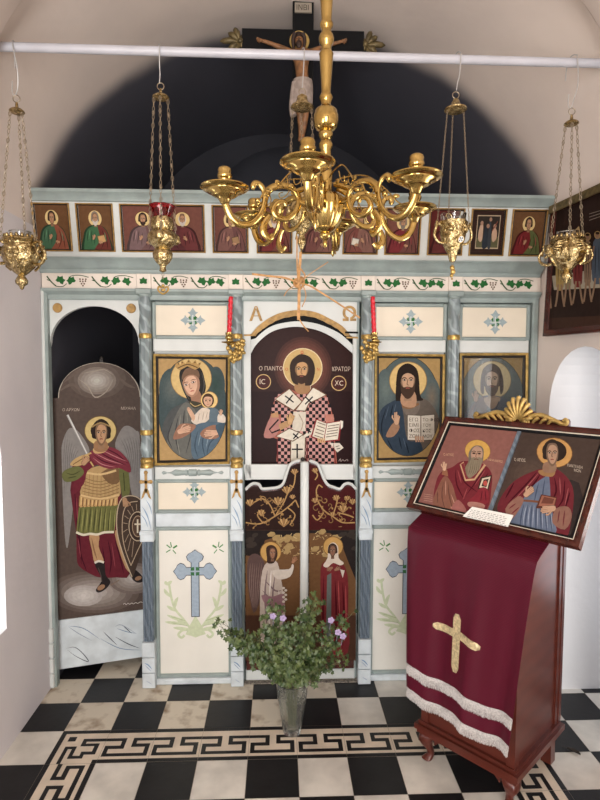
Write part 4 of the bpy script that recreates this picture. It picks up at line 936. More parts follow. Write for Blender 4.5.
P.clip = [px2(wl+.004, zp), px2(w_+.03, zp), px2(w_+.03, ztop), px2(wl+.004, ztop)]
P.text('Ο ΑΡΧΩΝ', 120, 306, 22, (170, 156, 142), .1, .95); P.text('ΜΙΧΑΗΛ', 440, 298, 22, (170, 156, 142), 0, .95)
# wings
W1, W2 = (128, 122, 118), (102, 96, 94)
P.poly([(118, 560), (122, 480), (150, 410), (180, 398), (220, 430), (270, 520), (230, 600), (190, 760), (150, 1050), (130, 900)], W1, 5)
P.poly([(410, 500), (440, 410), (475, 385), (520, 410), (545, 470), (548, 900), (500, 760), (470, 600)], W1, 5)
for k in range(7): P.line([(140+k*12, 430+k*14), (130+k*10, 560), (136+k*8, 760-k*20)], 4, W2, 3, True)
for k in range(7): P.line([(440+k*16, 440+abs(k-3)*6), (470+k*12, 520), (496+k*8, 640+k*20)], 4, W2, 3, True)
P.frame(50, 480, 5.71)                                                     # lower half
P.glow(250, 640, 260, 120, (170, 160, 152), (96, 80, 72), 7, 32); P.glow(470, 560, 140, 90, (168, 158, 150), (110, 94, 86), 6); P.glow(190, 660, 110, 60, (192, 184, 178), (160, 150, 144), 5)
P.poly([(128, -40), (150, 300), (152, 420), (165, 490), (240, 540), (290, 556), (380, 555), (455, 535), (420, 300), (400, 0), (380, -60)], (104, 28, 40), 3)
P.folds([[(140, 60), (165, 300), (180, 480)], [(150, 200), (170, 400), (210, 520)], [(330, 340), (350, 450), (340, 540)], [(370, 340), (400, 440), (420, 530)], [(300, 380), (310, 470), (300, 545)]], 9, (72, 16, 30)); P.folds([[(150, 100), (160, 260)], [(160, 330), (175, 440)], [(352, 360), (372, 500)]], 6, (140, 52, 62))
for (L, bt) in (([(225, 315), (280, 315), (278, 380), (305, 450), (300, 475), (255, 470), (240, 400)], [(255, 475), (308, 468), (318, 540), (345, 580), (320, 620), (280, 642), (262, 625), (295, 575), (285, 540)]), ([(370, 310), (400, 300), (440, 460), (470, 520), (430, 500)], [(480, 510), (520, 540), (535, 575), (500, 585), (468, 560)])):
    P.poly(L, (176, 130, 84), 3); P.poly(bt, (42, 34, 34), 3)
P.line([(238, 330), (252, 400), (270, 455)], 9, (132, 92, 58), 3, True); P.line([(255, 472), (280, 462), (308, 470)], 12, (206, 196, 180), 3)
P.ell(292, 612, 24, 14, (150, 106, 74), -30); P.ell(504, 560, 20, 12, (150, 106, 74), -20); P.line([(275, 500), (290, 540), (296, 580)], 5, (80, 66, 60), 2); P.line([(345, 600), (395, 570)], 10, (120, 96, 80), 0, True)
SK = (104, 104, 48)
P.poly([(165, 155), (390, 140), (365, 300), (300, 305), (230, 312), (150, 298)], SK, 0)
for k in range(8): P.line([(178+k*28, 155), (170+k*28, 230), (162+k*28, 300)], 9, (70, 70, 32), 3, True); P.line([(192+k*26, 160), (186+k*26, 230), (178+k*27, 296)], 6, (142, 140, 70), 3, True)
P.line([(150, 297), (190, 312), (230, 306), (270, 310), (310, 298), (365, 296)], 13, (206, 196, 168), 4)
for k in range(10): P.poly([(170+k*22, 88-k*.6), (190+k*22, 87-k*.6), (188+k*22, 150-k), (176+k*21, 156-k), (166+k*21.5, 148-k)], (188, 140, 78)); P.line([(168+k*22, 90), (164+k*21.5, 148)], 5, (96, 58, 32)); P.line([(180+k*22, 96), (177+k*21.6, 140)], 4, (216, 178, 112))
P.frame(40, 355, 5.45)
P.poly([(262, 620), (420, 600), (436, 700), (430, 770), (330, 790), (222, 770), (240, 680)], (176, 138, 82), 3)
for k in range(6): P.line([(232, 665+k*19), (330, 690+k*17), (432, 650+k*19)], 3.5, (128, 92, 48), 3)
for k in range(9): P.line([(250+k*21, 640), (244+k*22, 770)], 2.5, (140, 104, 58))
P.poly([(335, 640), (425, 610), (432, 690), (380, 700)], (118, 84, 50), 3); P.line([(250, 640), (330, 650), (415, 628)], 11, (206, 168, 106), 3); P.line([(222, 762), (330, 782), (432, 760)], 10, (208, 168, 106), 3)
P.poly([(175, 610), (230, 560), (290, 540), (330, 580), (260, 630), (240, 700), (180, 760), (185, 680)], (112, 30, 44), 3)
P.poly([(120, 655), (140, 625), (210, 605), (240, 640), (200, 680), (140, 690)], (98, 100, 48), 4); P.folds([[(140, 640), (180, 650), (220, 630)], [(150, 670), (200, 660)]], 6, (66, 68, 32))
P.poly([(430, 615), (475, 610), (490, 720), (480, 770), (450, 770)], (98, 100, 48), 3); P.line([(455, 640), (462, 740)], 6, (66, 68, 32), 2)
P.poly([(165, 600), (190, 565), (250, 540), (270, 560), (225, 600)], (186, 146, 86), 3); P.line([(180, 596), (250, 552)], 5, (120, 84, 46))
P.poly([(270, 530), (330, 500), (380, 500), (430, 520), (470, 560), (492, 600), (490, 640), (430, 615), (380, 620), (320, 600), (285, 570)], (130, 42, 56), 4)
P.folds([[(290, 540), (350, 580), (430, 600)], [(310, 520), (380, 560), (470, 600)], [(350, 505), (420, 540), (480, 590)]], 7, (84, 20, 36)); P.folds([[(300, 535), (370, 570), (450, 595)], [(330, 512), (400, 548), (476, 580)], [(290, 560), (340, 595), (410, 610)]], 5, (186, 108, 112))
P.poly([(290, 510), (330, 490), (375, 495), (350, 530), (300, 535)], (196, 150, 90), 3)
P.ell(330, 412, 88, 81, (112, 84, 44), n=34); P.ell(330, 412, 84, 77, (198, 168, 96), n=34)
P.poly([(300, 470), (362, 470), (368, 515), (330, 528), (296, 515)], (150, 104, 66), 3)
P.ell(332, 412, 56, 50, (44, 30, 24)); P.face(334, 428, 58, (184, 134, 92), (44, 30, 24), None)
P.line([(284, 392), (330, 368), (384, 390)], 7, (150, 116, 64), 3)
P.line([(150, 325), (258, 540)], 13, (150, 146, 142), 0); P.line([(152, 326), (256, 536)], 5, (206, 204, 200), 0); P.line([(240, 550), (280, 532)], 9, (190, 150, 84)); P.hand(250, 575, 55, -50, (184, 134, 92), .05, (.6, .6, .6, .6)); P.line([(275, 580), (292, 606)], 8, (190, 150, 84))
P.frame(50, 480, 5.71)
P.poly([(470, 555), (440, 480), (400, 380), (378, 270), (385, 160), (410, 105), (450, 85), (500, 95), (560, 150), (560, 400), (520, 420)], (72, 54, 44), 4)
P.line([(468, 550), (420, 430), (384, 300), (384, 180), (408, 108), (450, 88), (500, 98), (545, 140)], 6, (184, 160, 128), 4); P.line([(462, 486), (425, 380), (412, 280), (420, 180), (450, 130), (500, 120)], 5, (176, 150, 118), 4); P.line([(462, 486), (500, 400), (535, 330)], 5, (176, 150, 118))
P.ell(500, 262, 52, 86, (184, 160, 128)); P.ell(500, 262, 47, 80, (64, 46, 38)); P.ell(502, 262, 34, 62, (170, 140, 108)); P.ell(502, 262, 30, 57, (88, 62, 48))
P.line([(500, 222), (500, 300)], 9, (212, 194, 164)); P.line([(482, 250), (520, 250)], 9, (212, 194, 164))
for a in range(9): A_ = radians(95+a*19); P.line([(500+58*cos(A_), 262-92*sin(A_)), (500+84*cos(A_), 262-(128 if a < 5 else 190)*sin(A_))], 3.5, (158, 132, 104))
P.hand(430, 130, 60, 80, (176, 128, 88), .05, (.5, .5, .5, .5))
P.line([(418, 706), (428, 700), (434, 708), (446, 699), (454, 706), (468, 698), (476, 704), (490, 695), (500, 701), (516, 692), (528, 696)], 3, (196, 186, 176), 3)
P.build('painting', 'paint', t, 0)
b = MB(); B_ = lambda a, z, d=.006: DO+DU*a+V((0, 0, z))+DN*d
b.add([B_(a, z, d) for a in (wl+.002, w_+.03) for z in (zb+.002, zp-.001) for d in (.0005, .007)], [(0, 1, 3, 2), (4, 6, 7, 5), (0, 4, 5, 1), (2, 3, 7, 6), (0, 2, 6, 4), (1, 5, 7, 3)])
P = Paint(DO+DN*.0071, DN); P.frame(0, 520, 3)
for l_, c_ in (([(205, 320), (235, 340), (275, 362)], 0), ([(205, 318), (250, 325), (300, 358)], 1), ([(200, 385), (225, 382), (250, 402), (265, 425), (230, 410), (202, 390)], 2), ([(310, 335), (330, 355), (352, 376)], 2), ([(345, 320), (365, 315), (410, 342)], 0), ([(350, 325), (380, 335), (408, 340)], 1), ([(345, 350), (385, 372), (420, 385)], 2), ([(300, 355), (360, 385), (425, 390)], 1), ([(370, 318), (395, 340)], 2)):
    P.line(l_, 2.6, [(146, 160, 176), (120, 144, 172), (60, 68, 84)][c_], 4, True)
o = len(b.v); b.v += P.v; b.f += [tuple(i+o for i in f) for f in P.f]; b.c += P.c; b.mi += [1]*len(P.f)
b.build('kick_board', ['marble_pale', 'paint'], t, 0)
hk = MB(); hp = B_(axc+.01, ztop+.006, -.014); hk.box(hp.x-.008, hp.x+.008, hp.y-.006, hp.y+.006, hp.z-.02, hp.z+.012); hk.ball(hp+V((0, 0, .016)), .010); hk.build('latch', 'dark', t)
for z in (.35, 1.2):
    hg = MB(); p_ = DO+V((-.012, .006, z)); hg.lathe([(.007, -.04), (.007, .04)], p_, 10); hg.build('hinge', 'dark', t)

# ------------------------------------------------------------------ royal doors
YR = .331; O = V((0, YR, 0)); n = V((0, -1, 0))
def half(side):
    l = [(60, 202), (85, 180), (102, 176), (118, 182), (128, 197), (160, 196), (190, 192), (212, 178), (224, 145), (238, 105), (258, 90), (282, 84)] if side < 0 else [(315, 84), (338, 92), (352, 102), (364, 130), (376, 160), (392, 182), (415, 192), (440, 198), (455, 182), (472, 176), (488, 182), (505, 200)]
    return [(230+a/4, 440+b/4) for a, b in l]
for side, lab in ((-1, 'left leaf of the double door painted with the angel of the Annunciation'), (1, 'right leaf of the double door painted with the Virgin in a red mantle')):
    top = [(p.x, p.y) for p in crom(half(side), 4, False)]
    xl, xr = (245.8, 300.5) if side < 0 else (308.8, 355.2)
    zb_ = .07; bl, br_ = at(xl, 655, YR), at(xr, 655, YR)
    c = at((xl+xr)/2, 560, YR); t = thing('royal_door', (c.x, YR, .07), lab, 'door', 'double doors in the middle of the icon screen')
    tp = [at(*p, YR) for p in top]; tp = [V((min(max(p.x, at(xl, 560, YR).x+.002), at(xr, 560, YR).x-.002), p.y, p.z)) for p in tp]; XLL, XRR = tp[0].x, tp[-1].x
    b = MB(); b.prism([V((XLL, YR, zb_))]+tp+[V((XRR, YR, zb_))], (0, .025, 0)); b.build('door_panel', 'mahogany_dark', t, 20)
    tr = MB(); tr.tube([p+V((.004 if i == 0 and side < 0 else 0, -.002, .004)) for i, p in enumerate(tp)], .0068, 8); tr.build('top_trim', 'white', t)
    P = Paint(O-V((0, .0006, 0)), n); P.frame(230, 440, 4)
    x0, x1 = (62, 281) if side < 0 else (316, 503)
    P.clip = None
    hues = ((46, 26, 22), (54, 22, 20)) if side < 0 else ((72, 20, 20), (64, 18, 18))
    inner_top = [(a*4-920, b*4-1760+9) for a, b in top]
    ins = [(min(max(a, x0), x1), b) for a, b in inner_top]
    P.poly(ins+[(x1, 362), (x0, 362)], hues[0])
    P.poly([(x0, 360), (x1, 360), (x1, 880), (x0, 880)], (108, 70, 38))
    P.clip = [(230+a/4, 440+b/4) for a, b in ((x0, 80), (x1, 80), (x1, 880), (x0, 880))]
    rr = random.Random(5+side)
    # gold vine scrolls
    G = (168, 124, 66)
    if side < 0:
        vines = [[(62, 330), (120, 335), (180, 305), (230, 270), (262, 240)], [(180, 305), (160, 260), (130, 235), (95, 250)], [(180, 305), (215, 250), (230, 215), (255, 180), (262, 130)], [(130, 330), (110, 300), (130, 280)], [(230, 270), (260, 300), (240, 340)], [(262, 240), (275, 270)], [(255, 190), (238, 180)]]
        fl_ = [(228, 205, 20), (192, 250, 22), (80, 255, 18), (125, 295, 17), (215, 335, 22), (258, 130, 15), (250, 230, 12)]
    else:
        vines = [[(500, 330), (450, 330), (410, 305), (375, 280), (350, 240), (345, 200)], [(410, 305), (425, 260), (430, 225), (415, 240)], [(375, 290), (350, 320), (330, 300)], [(430, 290), (470, 300), (495, 310)], [(345, 200), (355, 180), (370, 190)], [(340, 160), (350, 140), (335, 120)]]
        fl_ = [(452, 280, 20), (490, 250, 15), (425, 235, 15), (340, 245, 14), (340, 125, 13), (410, 300, 12), (470, 235, 12)]
    for l_ in vines: P.line(l_, 5, G, 5)
    for k in range(16):
        a, b_ = rr.uniform(x0+14, x1-14), rr.uniform(215, 345)
        if any(abs(a-f_[0])+abs(b_-f_[1]) < 24 for f_ in fl_): continue
        q0 = rr.uniform(0, 6.3); sg_ = rr.choice((-1, 1)); R_ = rr.uniform(8, 17)
        P.line([(a+R_*(1-j*.085)*cos(q0+sg_*j*.62), b_+R_*(1-j*.085)*sin(q0+sg_*j*.62)) for j in range(9)], 3.4, rr.choice(((150, 108, 56), (128, 90, 46))), 2)
        P.poly([(a+R_*cos(q0), b_+R_*sin(q0)), (a+R_*cos(q0)+9*cos(q0+.6), b_+R_*sin(q0)+9*sin(q0+.6)), (a+R_*cos(q0)+13*cos(q0+.2), b_+R_*sin(q0)+13*sin(q0+.2)), (a+R_*cos(q0)+8*cos(q0-.4), b_+R_*sin(q0)+8*sin(q0-.4))], (160, 116, 62))
    for (a, b_, s_) in fl_:
        for k in range(5):
            A_ = -pi/2+(k-2)*.6; P.poly([(a, b_+s_*.6), (a+s_*.9*cos(A_-.25), b_+s_*.9*sin(A_-.25)), (a+s_*1.15*cos(A_), b_+s_*1.15*sin(A_)), (a+s_*.9*cos(A_+.25), b_+s_*.9*sin(A_+.25))], (182, 138, 80) if k % 2 else (150, 106, 56))
    for k in range(14):
        a, b_ = rr.uniform(x0+8, x1-8), rr.uniform(220, 350); P.line([(a, b_), (a+rr.uniform(-14, 14), b_+rr.uniform(-14, 14))], 5, (140, 100, 56), 0, True)
    if side < 0: P.poly([(62, 360), (281, 360), (281, 395), (190, 385), (140, 400), (120, 470), (62, 460)], (38, 30, 28), 0)
    else: P.poly([(316, 360), (503, 360), (503, 560), (470, 480), (440, 400), (400, 372), (316, 372)], (40, 32, 30), 0)
    for k in range(16):
        a, b_ = rr.uniform(x0, x1), rr.uniform(365, 460); s_ = rr.uniform(12, 26)
        P.poly([(a+s_*cos(2*pi*j/6+.3)*rr.uniform(.7, 1), b_+s_*.7*sin(2*pi*j/6)*rr.uniform(.7, 1)) for j in range(6)], (56, 46, 40) if ((a < 160) if side < 0 else (a > 430)) else (158, 126, 72))
    for k in range(26):
        a, b_ = (rr.uniform(190, 278) if side < 0 else rr.uniform(318, 400)), rr.uniform(375, 460); P.line([(a, b_), (a+rr.uniform(-16, 16), b_+rr.uniform(-12, 12))], 5, rr.choice([(172, 140, 84), (140, 104, 58), (190, 160, 104)]), 0, True)
    P.poly([(x0, 700), (x1, 700), (x1, 880), (x0, 880)], (74, 44, 30), 0)
    if side < 0:
        P.ell(163, 447, 43, 43, (120, 80, 34)); P.ell(163, 447, 40, 40, (186, 136, 62))
        P.poly([(75, 470), (110, 455), (140, 500), (130, 600), (95, 690), (70, 560)], (86, 62, 58), 4)
        for k in range(6): P.line([(82+k*9, 490), (78+k*8, 580), (92+k*3, 670)], 3.5, (120, 92, 84), 3, True)
        P.poly([(130, 520), (160, 480), (190, 490), (205, 560), (215, 620), (220, 700), (200, 840), (130, 840), (120, 640)], (176, 158, 144), 3)
        P.folds([[(150, 520), (140, 620), (150, 780)], [(180, 540), (170, 640), (180, 800)], [(130, 600), (170, 640), (210, 650)], [(140, 560), (180, 600), (205, 600)]], 7, (118, 94, 96)); P.folds([[(165, 520), (158, 620)], [(195, 600), (200, 720)], [(150, 640), (160, 760)]], 5, (216, 206, 196))
        P.poly([(125, 620), (170, 625), (215, 615), (212, 690), (160, 680)], (140, 96, 104), 3)
        P.poly([(170, 520), (235, 515), (248, 495), (255, 505), (240, 545), (190, 555)], (190, 176, 162), 3); P.hand(257, 480, 26, -50, (160, 104, 70))
        P.poly([(148, 470), (145, 430), (165, 418), (185, 430), (190, 460), (175, 490), (150, 490)], (62, 40, 32), 3); P.face(170, 452, 22, (150, 100, 72), (62, 40, 32), None, look=1)
        for k in range(7): P.ell(214+k % 2*9, 590+k*9, 6, 5, (196, 184, 170), n=8)
    else:
        P.ell(412, 425, 41, 41, (120, 80, 34)); P.ell(412, 425, 38, 38, (186, 136, 62))
        P.poly([(385, 480), (412, 470), (440, 480), (470, 540), (472, 700), (470, 850), (372, 850), (365, 700), (362, 520)], (118, 32, 36), 3)
        P.poly([(388, 540), (405, 530), (404, 850), (382, 850)], (90, 96, 92), 0); P.folds([[(375, 540), (372, 700), (380, 830)], [(420, 560), (425, 700), (420, 830)], [(450, 570), (455, 700), (450, 830)], [(436, 620), (438, 760)]], 8, (84, 12, 22)); P.folds([[(432, 560), (438, 700)], [(462, 580), (464, 720)]], 5, (170, 60, 60))
        P.poly([(372, 500), (390, 470), (392, 425), (412, 408), (432, 425), (434, 470), (455, 490), (440, 500), (412, 490), (390, 508)], (196, 178, 160), 3)
        P.face(410, 442, 22, (132, 88, 66), (60, 40, 34), None); P.hand(400, 512, 22, 160, (150, 100, 74)); P.hand(428, 515, 22, -20, (150, 100, 74)); P.poly([(440, 515), (458, 520), (450, 550)], (190, 176, 160), 0)
    P.build('painting', 'paint', t, 0)
    if side < 0:
        m_ = MB(); p0 = at(304.7, 460, YR-.016); zt_ = at(304.7, 461, YR-.016).z
        m_.lathe([(.0205, .07), (.0205, zt_-.012), (.016, zt_-.004), (.001, zt_)], (p0.x, YR-.010, 0), 20); m_.build('meeting_stile', 'white', t)
        kb = MB(); kb.ball((p0.x-.01, YR-.012, zt_+.008), .010); kb.build('finial', 'dark', t)
# ------------------------------------------------------------------ lectern
LA = radians(-48); LU = V((cos(LA), sin(LA), 0)); LV = V((-sin(LA), cos(LA), 0)); LO = V((1.298, -.214, 0))
LW, LD = .38, .38
def lp_(a, b, z): return LO+LU*a+LV*b+V((0, 0, z))
LT = lambda p: lp_(p.x, p.y, p.z)
lec = thing('lectern', lp_(LW/2, LD/2, 0), 'dark mahogany church lectern on curved legs with a gold carved crest', 'lectern')
b = MB()
b.box(.004, LW-.004, .004, LD-.004, .135, .90, LT); b.build('cabinet', 'mahogany', lec)
for (x0, x1, y0, y1, nm) in ((-.002, .03, -.004, .02, 'corner_stile'), (LW-.03, LW+.003, -.004, .028, 'corner_stile'), (LW-.022, LW+.003, LD-.03, LD+.002, 'corner_stile'), (-.003, .022, LD-.03, LD+.002, 'corner_stile')):
    c = MB(); c.box(x0, x1, y0, y1, .135, .90, LT); c.build(nm, 'mahogany', lec)
bmo = MB()
for k, (g, z0, z1) in enumerate(((.010, .150, .163), (.022, .128, .150), (.014, .112, .128))):
    bmo.box(-g, LW+g, -g, LD+g, z0, z1, LT)
bmo.build('base_moulding', 'mahogany', lec)
def leg(cx, cy, dx, dy):
    # cabriole leg sweeping out along (dx, dy)
    m = MB(); d = V((dx, dy, 0)).normalized(); prof = [(.114, .0, .034), (.098, .010, .036), (.080, .017, .031), (.060, .012, .022), (.040, .000, .0155), (.022, -.004, .0145), (.012, .004, .020), (.004, .010, .024), (.0, .010, .021)]
    vs = []; n = 12
    for z, o, r in prof:
        for k in range(n):
            a = 2*pi*k/n; q = abs(cos(a))**.6*(1 if cos(a) > 0 else -1), abs(sin(a))**.6*(1 if sin(a) > 0 else -1)
            vs.append(LT(V((cx+d.x*o+q[0]*r*.85, cy+d.y*o+q[1]*r*.85, z))))
    m.add(vs, [(i*n+k, i*n+(k+1) % n, (i+1)*n+(k+1) % n, (i+1)*n+k) for i in range(len(prof)-1) for k in range(n)]+[tuple(range(n)), tuple(range(len(prof)*n-1, len(prof)*n-1-n, -1))])
    for ex, ey in ((-dx, 0), (0, -dy)):                                   # little ear brackets
        m.prism([LT(V((cx+ex*.028, cy+ey*.028, .114))), LT(V((cx+ex*.085, cy+ey*.085, .114))), LT(V((cx+ex*.055, cy+ey*.055, .100))), LT(V((cx+ex*.03, cy+ey*.03, .078)))], (LU*dx if ey else LV*dy)*.02)
    m.build('leg', 'mahogany', lec, 60)
for cx, cy, dx, dy in ((.024, .024, -1, -1), (LW-.024, .024, 1, -1)): leg(cx, cy, dx, dy)
for cx in (.022, LW-.022):
    c = MB(); c.prism([LT(V((cx-.020, LD-.045, .0))), LT(V((cx+.020, LD-.045, .0))), LT(V((cx+.022, LD-.055, .114))), LT(V((cx-.022, LD-.055, .114)))], LV*.04); c.build('leg', 'mahogany', lec, 30)
# sloping desk and back panel
ZF, ZB_ = .945, 1.12
dk_ = MB(); sl = lambda y: ZF+(ZB_-ZF)*(y+.045)/(LD+.045)
dk_.add([LT(V((x, y, sl(y)-d))) for x in (-.05, LW+.05) for y in (-.045, LD) for d in (0, .022)], [(0, 1, 3, 2), (4, 6, 7, 5), (0, 4, 5, 1), (2, 3, 7, 6), (0, 2, 6, 4), (1, 5, 7, 3)])
dk_.build('desk_top', 'mahogany', lec)
for x in (.004, LW-.022):
    c = MB(); c.prism([LT(V((x, .004, .90))), LT(V((x, LD-.004, .90))), LT(V((x, LD-.004, sl(LD-.004)-.022))), LT(V((x, .004, sl(.004)-.022)))], LU*.018); c.build('cheek', 'mahogany', lec)
bp = MB(); bp.box(-.006, LW+.006, LD-.004, LD+.020, .163, 1.335, LT)
crest_top = [(-.006, 1.335), (-.006, 1.362), (.0, 1.372), (.02, 1.368), (.05, 1.366), (.10, 1.378), (.145, 1.398), (.165, 1.425), (.19, 1.438), (.215, 1.425), (.235, 1.398), (.28, 1.378), (.33, 1.366), (.36, 1.368), (.38, 1.372), (.386, 1.362), (.386, 1.335)]
bp.prism([lp_(a, LD-.002, z) for a, z in crest_top], LV*.02)
bp.build('back_panel', 'mahogany', lec, 30)
# crest: shell and acanthus scrolls
cr = MB(); YF = LD-.008
def cp_(a, z, d=0.): return lp_(a, YF-d, z)
for k in range(9):
    A = pi*(.04+.92*k/8); R = .052+.012*sin(A)
    cr.tube([cp_(.19+.010*cos(A), 1.352+.008*sin(A), .004), cp_(.19+R*.55*cos(A), 1.356+R*.75*sin(A), .012), cp_(.19+R*.95*cos(A), 1.358+R*1.28*sin(A), .008), cp_(.19+R*1.02*cos(A), 1.358+R*1.42*sin(A), .0)], lambda t: .004+.0065*t*(1.0 if t < .9 else .8), 8)
for e in (-1, 1):
    X = lambda a: .19+e*a
    cr.tube(crom([cp_(X(.045), 1.372), cp_(X(.09), 1.382), cp_(X(.14), 1.366), cp_(X(.178), 1.352), cp_(X(.192), 1.360), cp_(X(.186), 1.371), cp_(X(.178), 1.364)], 5, False), lambda t: .010-.003*t, 8)
    for (a0, a1) in ((.055, .04), (.085, .07), (.115, .10), (.145, .13)):
        cr.tube(crom([cp_(X(a0), 1.376-.12*(a0-.05), .004), cp_(X(a0-.012), 1.362, .008), cp_(X(a1-.008), 1.346, .006), cp_(X(a1+.010), 1.338, .002)], 4, False), lambda t: .0085*(1-.7*t), 8)
    cr.ball(cp_(X(.030), 1.352, .006), .013); cr.tube(crom([cp_(X(.012), 1.342, .006), cp_(X(.03), 1.336, .008), cp_(X(.046), 1.348, .006), cp_(X(.038), 1.362, .006), cp_(X(.024), 1.358, .008)], 4, False), .006, 8)
cr.build('gilt_crest', 'gilt', lec, 60)

# ------------------------------------------------------------------ burgundy cloth draped over the front
CLW0, CLW1 = (-.042, .462), (-.018, .398)
def cloth_pt(s, t, off=0.):
    """t: 0 back under the icon, .22 front edge of the desk, 1 hem"""
    if t < .225:
        k = t/.225; y = .26+(-.048-.26)*k; z = sl(y)+.0042; a = CLW0[0]+(CLW0[1]-CLW0[0])*s
        p = lp_(a, y, z); nrm = (V((0, 0, 1))*.9-LV*.35)
        pass
        return p+nrm.normalized()*off
    k = (t-.225)/.775
    a0 = CLW0[0]+(CLW1[0]-CLW0[0])*k**.9; a1 = CLW0[1]+(CLW1[1]-CLW0[1])*k**.85
    a = a0+(a1-a0)*s
    wv = .5-.5*cos(2*pi*(s*2.15+.22)); amp = .006+.021*k
    y = -.057-.012*k-amp*wv-.006*min(1, k*2.5)*(.5-.5*cos(2*pi*(s*5.3+.1+.25*k)))-.004*sin(9*s+3*k); z = ZF-.004-(.655+.030*s-.008*sin(2*pi*s*2.15+.9))*k
    if k < .06: y += .004*(1-k/.06)
    dy = -.006*min(1, k*2.5)*pi*5.3*sin(2*pi*(s*5.3+.1+.25*k))-amp*2*pi*2.15*.5*sin(2*pi*(s*2.15+.22)); w_ = (a1-a0); nv = (-LV+LU*(dy/w_)*-1.).normalized()
    return lp_(a, y, z)+nv*off
cl_ = thing('lectern_cloth', lp_(LW/2, -.05, ZF), 'burgundy satin cloth with silver fringes and a pale cross, hanging over the lectern', 'cloth')
def sheet(name, s0, s1, t0, t1, ns, nt_, off, m, parent, th=.0016, fn=None):
    g = MB(); f = fn or (lambda u, v: (s0+(s1-s0)*u, t0+(t1-t0)*v)); vs = []
    for d in (off, off-th):
        for j in range(nt_+1):
            for i in range(ns+1): vs.append(cloth_pt(*f(i/ns, j/nt_), d))
    K = (ns+1)*(nt_+1); fs = []
    for j in range(nt_):
        for i in range(ns):
            q_ = j*(ns+1)+i; fs += [(q_, q_+1, q_+ns+2, q_+ns+1), (K+q_, K+q_+ns+1, K+q_+ns+2, K+q_+1)]
    for i in range(ns): fs += [(i, K+i, K+i+1, i+1), (nt_*(ns+1)+i, nt_*(ns+1)+i+1, K+nt_*(ns+1)+i+1, K+nt_*(ns+1)+i)]
    for j in range(nt_): fs += [(j*(ns+1), (j+1)*(ns+1), K+(j+1)*(ns+1), K+j*(ns+1)), (j*(ns+1)+ns, K+j*(ns+1)+ns, K+(j+1)*(ns+1)+ns, (j+1)*(ns+1)+ns)]
    g.add(vs, fs); return g.build(name, m, parent, 70)
sheet('drape', 0, 1, 0, .975, 60, 78, .0020, 'cloth', cl_)
rf = random.Random(11)
def fringe(t0, nm, par, dt=.03):
    hd = sheet('heading', 0, 1, t0-.004, t0+.016, 60, 2, .0042, 'fringe', par) if False else None
    g = MB(); ns = 60; vs = []
    for j in range(3):
        for i in range(ns+1): vs.append(cloth_pt(i/ns, t0+.011*j, .0042))
    for j in range(3):
        for i in range(ns+1): vs.append(cloth_pt(i/ns, t0+.011*j, .0020))
    K = 3*(ns+1)
    for j in range(2):
        for i in range(ns): q_ = j*(ns+1)+i; g.f += [(q_, q_+1, q_+ns+2, q_+ns+1), (K+q_, K+q_+ns+1, K+q_+ns+2, K+q_+1)]
    g.mi += [0]*len(g.f); g.v += [tuple(p) for p in vs]; g.c += [(1, 1, 1, 1)]*len(vs)
    for k in range(330):
        s = (k+.5)/330; L = dt+rf.uniform(-.004, .004)
        g.tube([cloth_pt(s, t0+.016, .0042), cloth_pt(min(max(s+rf.uniform(-.002, .002), 0), 1), t0+.016+L*.6, .0052), cloth_pt(min(max(s+rf.uniform(-.004, .004), 0), 1), t0+.016+L, .0046)], .0009, 4)
    return g.build(nm, 'fringe', par, 0)
fringe(.845, 'fringe', cl_); fringe(.955, 'fringe', cl_)
def arm(s0, s1, t0, t1, n1, n2):
    g = MB(); return g
crm = MB()
def ribbon(pts, w, pointed):
    n = len(pts); vs = []
    for d in (.0046, .0022):
        for i in range(n):
            a = pts[max(i-1, 0)]; c_ = pts[min(i+1, n-1)]; dx, dy = (c_[0]-a[0])*.42, (c_[1]-a[1])*.70/.78*1.0
            l = sqrt(dx*dx+dy*dy); nx, ny = -dy/l, dx/l; ww = w*(.45 if pointed and i in (0, n-1) else 1)
            for k in (-1, 0, 1): vs.append(cloth_pt(pts[i][0]+nx*ww*k/.42, pts[i][1]+ny*ww*k/.90, d))
    K = 3*n; fs = []
    for i in range(n-1):
        for k in (0, 1): q_ = i*3+k; fs += [(q_, q_+1, q_+4, q_+3), (K+q_, K+q_+3, K+q_+4, K+q_+1)]
        fs += [(i*3, i*3+3, K+i*3+3, K+i*3), (i*3+2, K+i*3+2, K+i*3+5, i*3+5)]
    fs += [(0, K, K+1, 1), (1, K+1, K+2, 2), (K-3, K-2, 2*K-2, 2*K-3), (K-2, K-1, 2*K-1, 2*K-2)]
    crm.add(vs, fs)
ribbon([(.468+.012*k/12, .530+.250*k/12) for k in range(13)], .0145, True)
ribbon([(.262+.425*k/16, .610+.012*(k/16)) for k in range(17)], .0145, True)
crm.build('ribbon_cross', 'braid', cl_, 60)

